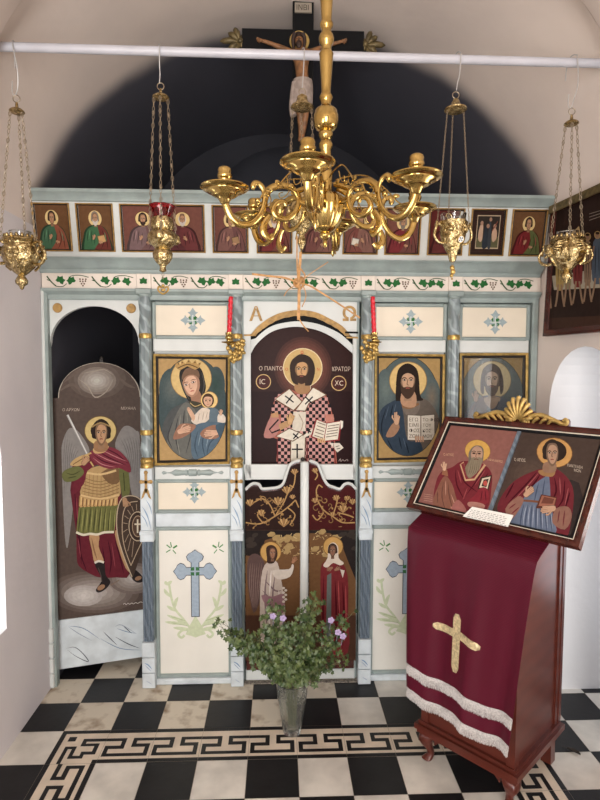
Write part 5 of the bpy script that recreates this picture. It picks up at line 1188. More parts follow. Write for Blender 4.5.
# ------------------------------------------------------------------ the double icon leaning on the lectern
IA = V((1.245, -.139, 1.000)); IB = V((1.673, -.650, 1.000)); IT = V((1.449, .032, 1.350))
IU = (IB-IA).normalized(); IVv = (IT-IA); IVv = (IVv-IU*IVv.dot(IU)); IH = IVv.length; IVv.normalize(); IN = IU.cross(IVv).normalized()
if IN.dot(CPOS-IA) < 0: IN = -IN
IW = (IB-IA).length
t = thing('framed_icon', IA+IU*IW/2, 'dark wood framed pair of saint icons under glass, tilted on the lectern', 'icon')
ic = lambda a, b: proj(IA+IU*a+IVv*b)
outer = [ic(0, IH), ic(IW, IH), ic(IW, 0), ic(0, 0)]
def iring(nm, a0, w_, d0, d1, m):
    g = MB(); vs = []
    for (o_, d) in ((a0, -.012), (a0, d0), (a0+w_*.5, (d0+d1)/2+.003), (a0+w_, d1), (a0+w_, -.012)):
        for (a, b_) in ((o_, IH-o_), (IW-o_, IH-o_), (IW-o_, o_), (o_, o_)): vs.append(IA+IU*a+IVv*b_+IN*d)
    g.add(vs, [(k*4+i, k*4+(i+1) % 4, (k+1)*4+(i+1) % 4, (k+1)*4+i) for k in range(4) for i in range(4)]); g.build(nm, m, t, 30)
iring('frame', 0, .022, .016, .013, 'mahogany_dark'); iring('cream_slip', .0225, .0035, .011, .010, 'cream'); iring('black_slip', .026, .008, .009, .006, 'black'); 
bk = MB(); A_ = [IA+IU*a+IVv*b_-IN*.004 for a, b_ in ((.01, .01), (IW-.01, .01), (IW-.01, IH-.01), (.01, IH-.01))]; bk.prism(A_, -IN*.008); bk.build('backing_board', 'black', t)
IP = IA+IN*.001
e_ = .034; xm0, xm1 = None, None
pl_ = lambda q_: ((on(*q_, IP, IN)-IA).dot(IU), (on(*q_, IP, IN)-IA).dot(IVv))
mL = pl_((517, 434))[0]; mR = mL+.014
def bounds(a0, a1): return [ic(a0, IH-e_), ic(a1, IH-e_), ic(a1, e_), ic(a0, e_)]
ms = MB(); ms.prism([IA+IU*a+IVv*b_-IN*.001 for a, b_ in ((mL, e_), (mR, e_), (mR, IH-e_), (mL, IH-e_))], IN*.007); ms.build('centre_bar', 'marble_strip', t)
# left saint
P = Paint(IP, IN); P.clip = bounds(e_, mL); P.base = (138, 84, 72); P.raw(P.clip, (140, 84, 74)); P.k += 1; P.frame(415, 425, 6.67)
P.ell(418, 172, 86, 74, (150, 100, 40), 12); P.ell(418, 172, 83, 71, (206, 152, 58), 12)
P.poly([(130, 520), (140, 380), (180, 310), (250, 280), (320, 240), (450, 260), (510, 320), (510, 420), (480, 560), (340, 620), (240, 600)], (120, 36, 44), 4)
P.poly([(120, 530), (150, 420), (200, 340), (250, 400), (280, 500), (330, 560), (300, 640), (180, 620)], (132, 80, 62), 4)
P.folds([[(190, 380), (180, 480), (210, 590)], [(220, 380), (230, 480), (260, 590)], [(150, 440), (150, 520)]], 8, (104, 60, 46)); P.folds([[(205, 370), (205, 470)], [(240, 460), (280, 570)], [(240, 540), (250, 600)]], 6, (184, 130, 108))
P.folds([[(270, 300), (280, 400), (330, 500)], [(300, 300), (330, 380), (420, 450)], [(460, 290), (420, 360), (340, 470)], [(490, 320), (430, 400)]], 10, (84, 18, 28)); P.folds([[(285, 300), (310, 390)], [(470, 300), (400, 400)], [(350, 420), (320, 500)]], 6, (160, 66, 68))
P.poly([(255, 530), (290, 500), (340, 560), (330, 610), (240, 590)], (156, 88, 80), 3)
P.poly([(178, 330), (190, 290), (215, 300), (222, 345)], (150, 92, 62), 0); P.hand(198, 278, 52, -84, (206, 156, 122), .12, (1, .9, .6, .8))
P.poly([(300, 265), (325, 245), (350, 360), (395, 345), (450, 255), (475, 270), (400, 370), (335, 375)], (196, 150, 104), 0); P.poly([(308, 264), (325, 252), (350, 350), (395, 336), (446, 254), (462, 264), (396, 358), (340, 363)], (134, 40, 48), 0)
P.poly([(370, 210), (355, 250), (335, 290), (350, 345), (372, 355), (410, 320), (440, 270), (445, 215)], (120, 104, 80), 4)
P.poly([(358, 230), (362, 180), (395, 142), (435, 140), (458, 165), (455, 230), (440, 260), (370, 260)], (110, 98, 84), 4)
P.poly([(375, 205), (385, 160), (415, 142), (445, 160), (452, 205), (435, 240), (410, 246), (385, 235)], (176, 134, 108), 4)
P.poly([(368, 240), (392, 215), (410, 222), (430, 216), (450, 235), (430, 300), (380, 345), (350, 330)], (132, 116, 92), 3)
for k in range(5): P.line([(378+k*13, 240), (368+k*14, 300), (356+k*12, 335)], 3.5, (96, 82, 60), 3, True)
for ex, ey in ((394, 190), (430, 192)): P.ell(ex, ey, 12, 6, (110, 76, 60), 5); P.ell(ex, ey, 5, 5, (30, 20, 18)); P.line([(ex-14, ey-10), (ex, ey-15), (ex+14, ey-9)], 5, (90, 70, 56), 2)
P.line([(413, 190), (406, 214), (416, 218)], 5, (130, 88, 68), 2); P.line([(395, 232), (408, 228), (424, 233)], 5, (110, 56, 46), 2)
P.poly([(440, 350), (515, 335), (490, 440), (420, 430)], (64, 46, 36)); P.poly([(450, 358), (505, 346), (484, 428), (430, 420)], (206, 188, 160)); P.poly([(460, 366), (494, 360), (478, 416), (444, 410)], (70, 50, 44)); P.ell(470, 390, 14, 18, (190, 70, 60))
P.poly([(440, 420), (485, 430), (490, 520), (420, 530), (360, 510), (400, 470)], (136, 36, 46), 3); P.folds([[(450, 440), (440, 510)], [(470, 440), (475, 510)]], 6, (90, 18, 28)); P.poly([(360, 515), (430, 520), (470, 540), (440, 570), (360, 545)], (170, 110, 96), 3)
P.text('Ο ΑΓΙΟΣ', 192, 206, 22, (196, 160, 130), -.2, .8, 3); P.text('ΧΑΡΑΛΑΜΠΟΣ', 482, 238, 20, (196, 160, 130), -.2, .75, 9)
for k in range(4): P.line([(60, 462+k*14), (118, 470+k*14)], 3, (176, 130, 110))
P.build('painting', 'paint', t, 0)
P = Paint(IP, IN); P.clip = bounds(mR, IW-e_); P.raw(P.clip, (72, 56, 48)); P.k += 1; P.frame(495, 425, 5.71)
P.glow(200, 300, 140, 150, (90, 70, 58), (72, 56, 48), 6); P.poly([(330, 380), (480, 330), (500, 640), (330, 640)], (52, 42, 40), 3)
P.ell(340, 158, 104, 86, (120, 74, 34), 10); P.ell(340, 158, 100, 82, (192, 136, 66), 10)
P.poly([(20, 500), (30, 420), (110, 320), (230, 260), (290, 250), (350, 250), (420, 310), (450, 400), (430, 580), (400, 640), (300, 620), (120, 570)], (112, 34, 42), 4)
P.poly([(215, 350), (280, 300), (310, 300), (320, 460), (340, 640), (90, 560), (150, 440)], (92, 104, 128), 3)
for k in range(7): P.line([(165+k*24, 455), (150+k*28, 520), (140+k*31, 610)], 8, (62, 74, 100), 3, True); P.line([(180+k*22, 460), (166+k*26, 520), (160+k*28, 590)], 5, (140, 150, 168), 3, True)
P.folds([[(250, 330), (235, 390), (225, 440)], [(285, 310), (275, 380), (270, 440)]], 7, (62, 74, 100)); P.line([(160, 432), (250, 440), (320, 460)], 12, (120, 70, 46), 3)
P.folds([[(240, 270), (170, 350), (70, 450)], [(260, 280), (220, 340), (150, 410)], [(110, 330), (60, 420)], [(340, 300), (350, 380), (320, 440)], [(400, 310), (390, 420), (360, 470)], [(430, 380), (400, 480)]], 10, (74, 16, 26)); P.folds([[(250, 275), (190, 345), (110, 430)], [(370, 300), (375, 400)], [(420, 360), (400, 460)]], 6, (158, 72, 74))
P.poly([(250, 260), (340, 260), (330, 295), (270, 290)], (150, 104, 60), 3); P.poly([(285, 215), (345, 215), (348, 265), (300, 275), (272, 258)], (140, 100, 76), 3)
P.ell(340, 150, 70, 60, (50, 38, 32), 8); P.face(328, 168, 62, (172, 130, 100), (50, 38, 32), None)
P.poly([(60, 480), (130, 410), (165, 430), (130, 500), (90, 540)], (140, 92, 76), 3); P.folds([[(80, 480), (120, 450)], [(95, 510), (140, 470)]], 8, (120, 40, 46)); P.hand(195, 385, 66, -42, (184, 138, 106), .05, (.8, .8, .8, .8))
P.poly([(265, 398), (355, 415), (340, 480), (235, 478)], (92, 46, 34)); P.poly([(270, 404), (350, 420), (338, 466), (250, 464)], (150, 88, 66)); P.poly([(282, 412), (340, 424), (330, 452), (264, 450)], (110, 58, 44))
P.hand(310, 482, 74, 172, (184, 138, 106), .05); P.poly([(350, 480), (420, 470), (440, 530), (400, 600), (330, 560)], (134, 88, 72), 3); P.folds([[(370, 490), (360, 560)], [(400, 490), (390, 580)]], 8, (110, 40, 44))
P.text('Ο ΑΓΙΟΣ', 112, 208, 24, (190, 176, 160), -.2, .7, 5); P.text('ΠΑΝΤΕΛΕΗ', 414, 240, 22, (180, 166, 150), -.2, .75, 9); P.text('ΜΩΝ', 452, 268, 22, (180, 166, 150), -.2, .8, 9)
P.build('painting', 'paint', t, 0)

# paper note lying on the lower edge of the frame
nt = [(476, 508), (468, 521), (466, 518), (470, 514)]
nO = IP+IN*.017
Nq = [on(x, y, nO, IN) for x, y in ((472.5, 507), (513.5, 515.5), (508, 527), (463, 516.5))]
g = MB(); g.prism(Nq, IN*.0025); P = Paint(nO+IN*.0027, IN); P.frame(415, 425, 6.67)
for r in range(6):
    x = 372-r*6; 
    while x < 600: l_ = random.uniform(8, 26); P.line([(x, 566+r*12+(x-372)*.2), (min(x+l_, 640-r*6), 566+r*12+(x+l_-372)*.2)], 3, (120, 116, 112)); x += l_+8
o = len(g.v); g.v += P.v; g.f += [tuple(i+o for i in f) for f in P.f]; g.c += P.c; g.mi += [1]*len(P.f)
tag(g.build('paper_note', ['paper', 'paint'], None, 0, Nq[0]), 'white printed paper note on the lower edge of the framed pair of icons', 'note')
# ------------------------------------------------------------------ pole and oil lamps
YL = -.28; ZPOLE = 2.679
pm = MB(); pm.tube([(XL+.002, YL, ZPOLE+.004), (XR(YL)-.002, YL, ZPOLE-.004)], .0155, 16)
tag(pm.build('hanging_pole', 'pole', None, 60, (.8, YL, ZPOLE)), 'white metal pole spanning the chapel from wall to wall, carrying hanging lamps', 'pole')
def chain(mb, p0, p1, L=.0165, r=.0011, w=.0042, fancy=False):
    p0, p1 = V(p0), V(p1); d = p1-p0; n = max(2, int(d.length/(L*.80))); t = d.normalized(); e = t.cross(V((0, 1, 0))).normalized(); g = t.cross(e)
    for i in range(n):
        c = p0+d*((i+.5)/n); a, b_ = (e, g) if i % 2 == 0 else (g, e); big = 1.35 if fancy and i % 3 == 0 else 1
        mb.tube([c+t*(L*.5*cos(q))+a*(w*big*sin(q)) for q in [2*pi*k/8 for k in range(8)]], r, 5, True)
        if fancy and i % 3 == 0: mb.tube([c+t*(L*.36*cos(q))+b_*(w*big*.9*sin(q)) for q in [2*pi*k/8 for k in range(8)]], r, 4, True)
def s_hook(parent, x, zb, bend=.012):
    h = MB(); pz = ZPOLE
    pts = [(x-.010, YL+.026, pz-.055), (x-.009, YL+.023, pz-.01), (x-.006, YL+.017, pz+.015), (x, YL, pz+.0225), (x+.004, YL-.016, pz+.016), (x+.006, YL-.0235, pz), (x+bend, YL-.014, (pz+zb)/2), (x+bend*.6, YL, zb+.03), (x, YL, zb+.002), (x-.010, YL, zb+.012), (x-.009, YL, zb+.05)]
    h.tube(crom(pts if abs(bend) > .01 else pts[2:9], 5, False), .0019, 6); h.build('hook', 'wire', parent)
def ring(parent, x, z, r=.012):
    g = MB(); g.tube([(x+r*cos(2*pi*k/14), YL, z+r*sin(2*pi*k/14)) for k in range(14)], .0018, 6, True); g.build('ring', 'chainmetal', parent)
def canopy(parent, x, z, r, prof=None):
    g = MB(); pr = prof or [(.001, -.005), (r*.7, -.005), (r, .0), (r*.97, .004), (r*.7, .010), (r*.35, .014), (.006, .016), (.004, .032), (.001, .033)]
    g.lathe(pr, (x, YL, z), 20); g.build('canopy', 'oldbrass', parent)
def hang(parent, x, z0, r0, pts, **k):
    for (a, p1) in pts:
        c = MB(); chain(c, (x+r0*cos(a), YL+r0*sin(a), z0), p1, **k); c.build('chain', 'chainmetal', parent, 60)
def emboss(n, amp): return lambda r, z, a: r*(1+amp*cos(n*a)*abs(sin(z*95)))

# ornate lamp with winged heads and scroll handles
def ornate(x, ztop, zb, rot, label, zc):
    t = thing('oil_lamp', (x, YL, zb), label, 'oil lamp', 'hanging oil lamps')
    s_hook(t, x-.004, zc+.055, .016); ring(t, x, zc+.045); canopy(t, x, zc, .026)
    b = MB(); H = ztop-zb
    pr = [(.001, 0), (.006, .004), (.008, .012), (.018, .020), (.021, .030), (.014, .040), (.010, .046), (.024, .056), (.040, .074), (.054, .096), (.060, .116), (.056, .132), (.048, .142), (.052, .150), (.058, .156), (.055, .162), (.048, .166)]
    b.lathe([(r*1.05, z*H/.166) for r, z in pr], (x, YL, zb), 36, None, emboss(9, .10)); b.build('bowl', 'oldbrass', t, 60)
    rm = MB()
    for k in range(18):
        a = 2*pi*k/18; rm.ball((x+.052*cos(a), YL+.052*sin(a), ztop+.002), .0062, .0062, .008, 8, 5)
    rm.build('rim_beads', 'oldbrass', t)
    for k in range(3):
        A = rot+2*pi*k/3; R = lambda r, z: (x+r*1.12*cos(A), YL+r*1.12*sin(A), zb+z*H/.166)
        h = MB(); h.tube(crom([R(.048, .080), R(.072, .078), R(.090, .092), R(.094, .114), R(.080, .130), R(.066, .124), R(.066, .110), R(.076, .106)], 5, False), lambda q: .0062-.002*q, 8)
        h.tube(crom([R(.046, .142), R(.064, .150), R(.078, .142), R(.080, .130)], 4, False), .005, 8); h.ball(R(.079, .148), .007); h.build('handle', 'oldbrass', t)
        B = A+pi/3; Q = lambda r, a, z: (x+r*1.16*cos(B+a), YL+r*1.16*sin(B+a), zb+z*H/.166)
        ch = MB(); ch.ball(Q(.062, 0, .112), .013, .013, .015, 10, 8); ch.ball(Q(.074, 0, .110), .004); ch.ball(Q(.066, 0, .122), .011, .011, .008, 8, 6); ch.ball(Q(.064, 0, .100), .007)
        for e in (-1, 1):
            for j in range(5): ch.tube([Q(.058, e*.12, .112+j*.003), Q(.066, e*(.32+.05*j), .118+.007*j-.004), Q(.058, e*(.56+.06*j), .108+.010*j)], lambda q: .0055*(1-.6*q), 6)
        ch.tube([Q(.056, 0, .092), Q(.052, .1, .078), Q(.040, 0, .066)], .005, 6)
        ch.build('winged_head', 'oldbrass', t, 60)
    gl = MB(); gl.lathe([(.001, ztop-.05), (.030, ztop-.048), (.036, ztop+.018), (.0385, ztop+.020), (.0385, ztop+.022), (.034, ztop+.022), (.028, ztop-.044), (.001, ztop-.046)], (x, YL, 0), 24, cap=False); gl.build('glass_cup', 'clearglass', t)
    hang(t, x, zc-.004, .022, [(rot+2*pi*k/3, (x+.066*cos(rot+2*pi*k/3), YL+.066*sin(rot+2*pi*k/3), zb+.150*H/.166)) for k in range(3)], fancy=True, L=.019, w=.0040)
    return t
p = at(22, 290, YL); ornate(p.x, at(22, 238, YL).z, p.z, -.35, 'ornate gilt oil lamp with clear cup, hanging at far left against plaster wall', at(15, 112, YL).z)
p = at(566, 284, YL); ornate(p.x, at(566, 238, YL).z, p.z, .15, 'ornate gilt oil lamp hanging at far right before the old panel painting', at(570, 124, YL).z)

# slim embossed lamp with a red glass
x = .304; t = thing('oil_lamp', (x, YL, 1.915), 'slender embossed gilt oil lamp with red glass, hanging before the wide double icon', 'oil lamp', 'hanging oil lamps')
zt = at(163, 218, YL).z; zb = at(163, 271, YL).z; H = zt-zb
s_hook(t, x-.004, at(159, 98, YL).z+.050, .004); ring(t, x, at(159, 98, YL).z+.040); canopy(t, x, at(159, 98, YL).z, .030)
b = MB(); b.lathe([(r, zb+z*H) for r, z in ((.001, -.03), (.006, -.02), (.013, .0), (.010, .06), (.012, .10), (.024, .16), (.033, .24), (.035, .32), (.030, .39), (.025, .42), (.034, .46), (.047, .53), (.052, .61), (.050, .68), (.040, .75), (.034, .77), (.038, .80), (.041, .88), (.036, .97), (.034, 1.0))], (x, YL, 0), 36, None, emboss(7, .06))
for k in range(3):
    a = 2*pi*k/3+.5; b.ball((x+.050*cos(a), YL+.050*sin(a), zb+.62*H), .016, .016, .020, 10, 8)
b.build('bowl', 'oldbrass', t, 60)
gl = MB(); gl.lathe([(.001, zt-.03), (.026, zt-.028), (.034, zt+.010), (.046, zt+.040), (.0475, zt+.043), (.044, zt+.043), (.031, zt+.010), (.023, zt-.024), (.001, zt-.026)], (x, YL, 0), 32, None, lambda r, z, a: r*(1+(.05*cos(10*a) if z > zt+.02 else 0)), False); gl.build('glass_cup', 'redglass', t, 60)
pz = MB(); chain(pz, (x, YL, zb-.008), (x, YL, zb-.030), L=.010)
pz.build('chain', 'chainmetal', t)
fz_ = MB(); zq = at(163, 289, YL).z
fz_.ball((x, YL, zq+.012), .006); fz_.ball((x, YL, zq-.004), .009, .006, .006)
for e in (-1, 1): fz_.tube(crom([(x+e*.004, YL, zq+.004), (x+e*.016, YL, zq+.008), (x+e*.018, YL, zq-.004), (x+e*.008, YL, zq-.014), (x, YL, zq-.018)], 4, False), .0035, 6)
fz_.build('pendant_cross', 'gold', t)
hang(t, x, at(159, 98, YL).z-.004, .024, [(a, (x+.046*cos(a), YL+.046*sin(a), zb+.70*H)) for a in (pi+.35, -pi/2+.1, .2)], fancy=True, L=.018, w=.0038)

# middle lamp with a leafy gilt body
x = .806; zc = at(305, 106, YL).z; zt = at(300, 196, YL).z; zb = at(300, 250, YL).z; H = zt-zb
t = thing('oil_lamp', (x, YL, zb), 'leafy gilt oil lamp hanging behind the chandelier in front of the crucifix', 'oil lamp', 'hanging oil lamps')
s_hook(t, x, zc+.06, .004); ring(t, x, zc+.048)
canopy(t, x, zc, .042, [(.001, -.012), (.030, -.012), (.042, -.006), (.040, -.001), (.026, .006), (.020, .020), (.018, .032), (.008, .036), (.006, .040), (.001, .042)])
b = MB(); b.lathe([(r, zb+z*H) for r, z in ((.001, 0), (.006, .02), (.010, .08), (.016, .14), (.013, .22), (.010, .28), (.022, .36), (.040, .48), (.050, .62), (.052, .74), (.044, .84), (.046, .92), (.040, 1.0))], (x, YL, 0), 36, None, emboss(8, .09))
for k in range(9):
    a = 2*pi*k/9; b.ball((x+.049*cos(a), YL+.049*sin(a), zb+.70*H), .011, .011, .020, 8, 6)
b.build('bowl', 'oldbrass', t, 60)
gl = MB(); gl.lathe([(.001, zt-.03), (.030, zt-.028), (.036, zt+.016), (.032, zt+.016), (.026, zt-.022), (.001, zt-.024)], (x, YL, 0), 24, cap=False); gl.build('glass_cup', 'clearglass', t)
hang(t, x, zc-.010, .034, [(a, (x+.048*cos(a), YL+.048*sin(a), zb+.86*H)) for a in (pi, 0., pi/2)], fancy=True, L=.018, w=.0036)

# mug shaped lamp
x = 1.362; zc = at(455, 108, YL).z; zt = at(453, 222, YL).z; zb = at(453, 260, YL).z; H = zt-zb
t = thing('oil_lamp', (x, YL, zb), 'plain chained gilt lamp with enamel medallion hanging right of the chandelier', 'oil lamp', 'hanging oil lamps')
s_hook(t, x+.002, zc+.06, .006); ring(t, x, zc+.045)
canopy(t, x, zc, .040, [(.001, -.014), (.028, -.014), (.040, -.008), (.040, -.003), (.026, .004), (.018, .012), (.012, .026), (.008, .032), (.001, .036)])
b = MB(); b.lathe([(r, zb+z*H) for r, z in ((.001, -.06), (.010, -.05), (.014, .04), (.018, .16), (.030, .32), (.042, .52), (.047, .72), (.046, .88), (.052, .94), (.052, 1.0), (.044, 1.0))], (x, YL, 0), 32, None, emboss(6, .05))
b.build('bowl', 'oldbrass', t, 60)
for k, a in enumerate((.15, pi+.2, pi/2)):
    h = MB(); R = lambda r, z: (x+r*cos(a), YL+r*sin(a), zb+z*H)
    h.tube(crom([R(.034, .42), R(.058, .46), R(.074, .62), R(.070, .80), R(.060, .92), R(.048, .90)], 5, False), lambda q: .0052, 8); h.ball(R(.066, .9), .008); h.ball(R(.066, .98), .005); h.build('handle', 'oldbrass', t)
for a in (-2.0, -.7):
    h = MB(); R = lambda r, d, z: (x+r*cos(a+d), YL+r*sin(a+d), zb+z*H); h.ball(R(.048, 0, .76), .011); 
    for e in (-1, 1): h.tube([R(.047, e*.1, .76), R(.052, e*.3, .86), R(.048, e*.5, .70)], lambda q: .006*(1-.6*q), 6)
    h.build('winged_head', 'oldbrass', t)
md = MB(); A = -pi/2+.30; mc = V((x+.047*cos(A), YL+.047*sin(A), zb+.48*H)); mn = V((cos(A), sin(A), -.35)).normalized(); me_ = mn.cross(V((0, 0, 1))).normalized(); mf = mn.cross(me_)
md.cur = 0; md.prism([mc-mn*.002+me_*(.013*cos(2*pi*k/18))+mf*(.013*sin(2*pi*k/18)) for k in range(18)], mn*.005)
Pm = Paint(mc+mn*.0032, mn, .0002); local(Pm, mc+mn*.0032, me_, mf)
Pm.ell(0, 0, .011, .011, (228, 226, 220)); 
for k in range(4): a = pi/4+k*pi/2; Pm.poly([(0, 0), (.0095*cos(a-.35), .0095*sin(a-.35)), (.0095*cos(a+.35), .0095*sin(a+.35))], (30, 44, 66))
o = len(md.v); md.v += Pm.v; md.f += [tuple(i+o for i in f) for f in Pm.f]; md.c += Pm.c; md.mi += [1]*len(Pm.f); md.build('medallion', ['gold', 'paint'], t, 0)
gl = MB(); gl.lathe([(.001, zt-.03), (.036, zt-.028), (.044, zt+.004), (.047, zt+.028), (.042, zt+.028), (.038, zt+.002), (.030, zt-.022), (.001, zt-.024)], (x, YL, 0), 28, cap=False); gl.build('glass_cup', 'clearglass', t)
pz = MB(); chain(pz, (x, YL, zb-.008), (x, YL, zb-.030), L=.010); pz.build('chain', 'chainmetal', t)
pd = MB(); zq = at(453, 270, YL).z
for (dx, dz, r) in ((0, .008, .009), (.003, -.006, .010), (-.002, -.020, .007), (0, -.032, .004)): pd.ball((x+dx, YL, zq+dz), r, r*.8, r*1.1, 10, 7)
pd.build('pendant', 'gold', t)
hang(t, x, zc-.012, .032, [(a, (x+.064*cos(a), YL+.064*sin(a), zb+.92*H)) for a in (.15, pi+.2, pi/2)], L=.011, w=.0024, r=.0010)

# ------------------------------------------------------------------ chandelier
XC, YC = .860, -.665
ch = thing('chandelier', (XC, YC, 1.94), 'six-armed polished brass chandelier with scrolled arms and fluted bowl', 'chandelier')
def sz(y): return at(326, y, YC).z
st = MB(); k = 2.81/1000
pr = []
def seg(l):
    for y, r in l: pr.append((r*k, sz(y)))
seg([(198, 7), (182, 7), (176, 7.5), (170, 6.5), (166, 6), (150, 5.6), (148, 7), (145, 7.6), (142, 6), (140, 5), (137, 7), (134, 7.6), (131, 6)])
seg([(130, 9), (127, 12), (121, 13.2), (116, 13.4), (115, 12.6), (112, 12.4), (109, 10), (107, 6.5), (104, 5), (101, 6), (98, 7.2), (95, 6), (93, 5)])
seg([(88, 5), (70, 6.3), (58, 7.0), (54, 7.6), (52, 6.2), (50, 5.2), (46, 5.4), (43, 7.4), (39, 8.0), (35, 7.0), (32, 5), (29, 5), (27, 6.6), (24, 7), (21, 5.5), (18, 5.4), (0, 6.6), (-40, 7.4), (-48, 8), (-52, 5), (-60, 6), (-66, 4)])
pr.append((.006, sz(-66)+.01)); pr.append((.006, 3.21))
st.lathe(pr, (XC, YC, 0), 24); st.build('stem', 'brass', ch, 50)
bw = MB()
pr = [(r*k, sz(y)) for y, r in ((228, 11), (225, 13.5), (220, 16.5), (213, 19.5), (206, 20.8), (200, 20), (196, 16.5), (194, 12), (191, 8))]
bw.lathe([(pr[0][0], pr[0][1])]+pr, (XC, YC, 0), 96, None, lambda r, z, a: r*(1+.055*abs(cos(10*a)))); bw.build('fluted_bowl', 'brass', ch, 70)
fi = MB(); fi.lathe([(r*k, sz(y)) for y, r in ((248, .5), (246, 2.2), (243, 2.6), (241, 2), (239, 4), (237, 6), (235, 6.4), (233, 5), (231, 8.5), (229, 11), (227, 11))], (XC, YC, 0), 24); fi.build('finial', 'brass', ch, 50)
pbx = 2.043; PS = 1.0
def R2(A, r, z): return V((XC+r*cos(A), YC+r*sin(A), pbx+(z if r > .299 else .85*z+.19*(.3-r))))
for i in range(6):
    A = -pi/2+radians(-13+60*i)
    f = lambda r, z: R2(A, r, z)
    arm = MB()
    arm.tube(crom([f(.30, -.012), f(.292, -.045), f(.277, -.075), f(.252, -.096), f(.224, -.094), f(.199, -.070), f(.186, -.035), f(.186, .0), f(.196, .026), f(.212, .036), f(.220, .026), f(.213, .019)], 5, False), lambda t: .0112-.0035*t, 10, flat=.7)
    arm.tube(crom([f(.186, -.018), f(.176, .006), f(.150, .020), f(.118, .016), f(.092, -.006), f(.082, -.038), f(.092, -.072), f(.118, -.092), f(.148, -.084), f(.160, -.060), f(.150, -.038), f(.130, -.034), f(.120, -.048)], 5, False), lambda t: .0115-.0042*t, 10, flat=.7)
    arm.tube(crom([f(.040, -.050), f(.058, -.048), f(.075, -.044), f(.084, -.040)], 4, False), .0095, 10)
    arm.tube(crom([f(.036, .010), f(.060, .004), f(.092, -.006)], 4, False), .0085, 8)
    ab = arm.build('arm', 'brass', ch, 60)
    lf = MB(); lf.tube(crom([f(.170, -.075), f(.186, -.100), f(.188, -.128), f(.172, -.150), f(.160, -.140)], 4, False), lambda t: .006+.008*sin(pi*t)*.6, 8, flat=.5); lf.ball(f(.206, -.022), .008); lf.build('scroll_leaf', 'brass', ab, 60)
    bo = MB(); c = f(.30, 0)
    bo.lathe([(.006, -.022), (.012, -.018), (.016, -.010), (.020, -.004), (.030, .0), (.036, .004), (.037, .008), (.050, .012), (.051, .016), (.062, .019), (.068, .024), (.067, .027), (.052, .021), (.034, .014), (.020, .012), (.014, .013), (.013, .022)], c, 28); bo.build('drip_pan', 'brass', ab, 60)
    so_ = MB(); so_.lathe([(.016, .014), (.019, .020), (.0145, .030), (.015, .044), (.018, .050), (.0205, .054), (.0205, .060), (.018, .063), (.0195, .070), (.0175, .077), (.013, .080), (.011, .072), (.011, .04)], c, 20, cap=False); so_.build('candle_socket', 'brass', ab, 60)
wl_ = MB()
for i in range(6):
    A = -pi/2+radians(17+60*i); f = lambda r, z, d=0.: R2(A+d, r, z)
    wl_.tube(crom([f(.030, .03), f(.075, .050), f(.125, .056), f(.175, .022), f(.215, -.018), f(.250, -.020), f(.272, -.050)], 5, False), .0022, 6)
    wl_.tube(crom([f(.10, .040), f(.115, .010), f(.135, .002), f(.14, .018), f(.128, .020)], 4, False), .0016, 5)
    wl_.tube(crom([f(.17, .026), f(.165, .0), f(.18, -.012), f(.192, .0)], 4, False), .0016, 5)
    for (r, z) in ((.094, .008), (.148, -.004), (.205, .004), (.245, -.034)):
        wl_.ball(f(r, z), .011, .004, .007, 8, 5, Matrix.Rotation(A, 3, 'Z'))
wl_.build('vine_wires', 'brass', ch, 60)

# ------------------------------------------------------------------ raffia bow hanging from the middle lamp
YRf = -.30
ra = MB(); W = lambda x, y, d=0.: at(x, y, YRf+d)
kn = W(299, 283)
for (pts, r) in (([(300.5, 252), (300, 262), (299, 272), (299, 283)], .0058), ([(297, 236), (297, 260), (298, 283)], .0030), ([(299, 283), (285, 278), (268, 276), (252, 274)], .0042), ([(299, 283), (310, 274), (322, 266), (328, 262)], .0018), ([(299, 283), (310, 286), (325, 295), (345, 308), (360, 318)], .0034), ([(299, 283), (299, 300), (298.5, 320)], .0062), ([(298.5, 318), (303, 325), (308.5, 331.5)], .0026), ([(303, 285), (306, 296), (302, 307)], .0022), ([(299, 283), (288, 290), (284, 296)], .0018), ([(299, 283), (305, 276), (300, 268)], .003)):
    ra.tube(crom([W(a, b, .012*sin(i*1.3)) for i, (a, b) in enumerate(pts)], 4, False), r, 6, flat=.6)
for i in range(5): 
    c = kn+V((.004*(i-2), 0, .006*sin(i))); ra.tube([c+V((.010*cos(q), .012*sin(q), .016*sin(q+.6*i))) for q in [2*pi*j/12 for j in range(12)]], .0042, 6, True)
tag(ra.build('raffia_bow', 'raffia', None, 60, kn), 'tan raffia bow with loose ends tied below the middle oil lamp', 'bow')

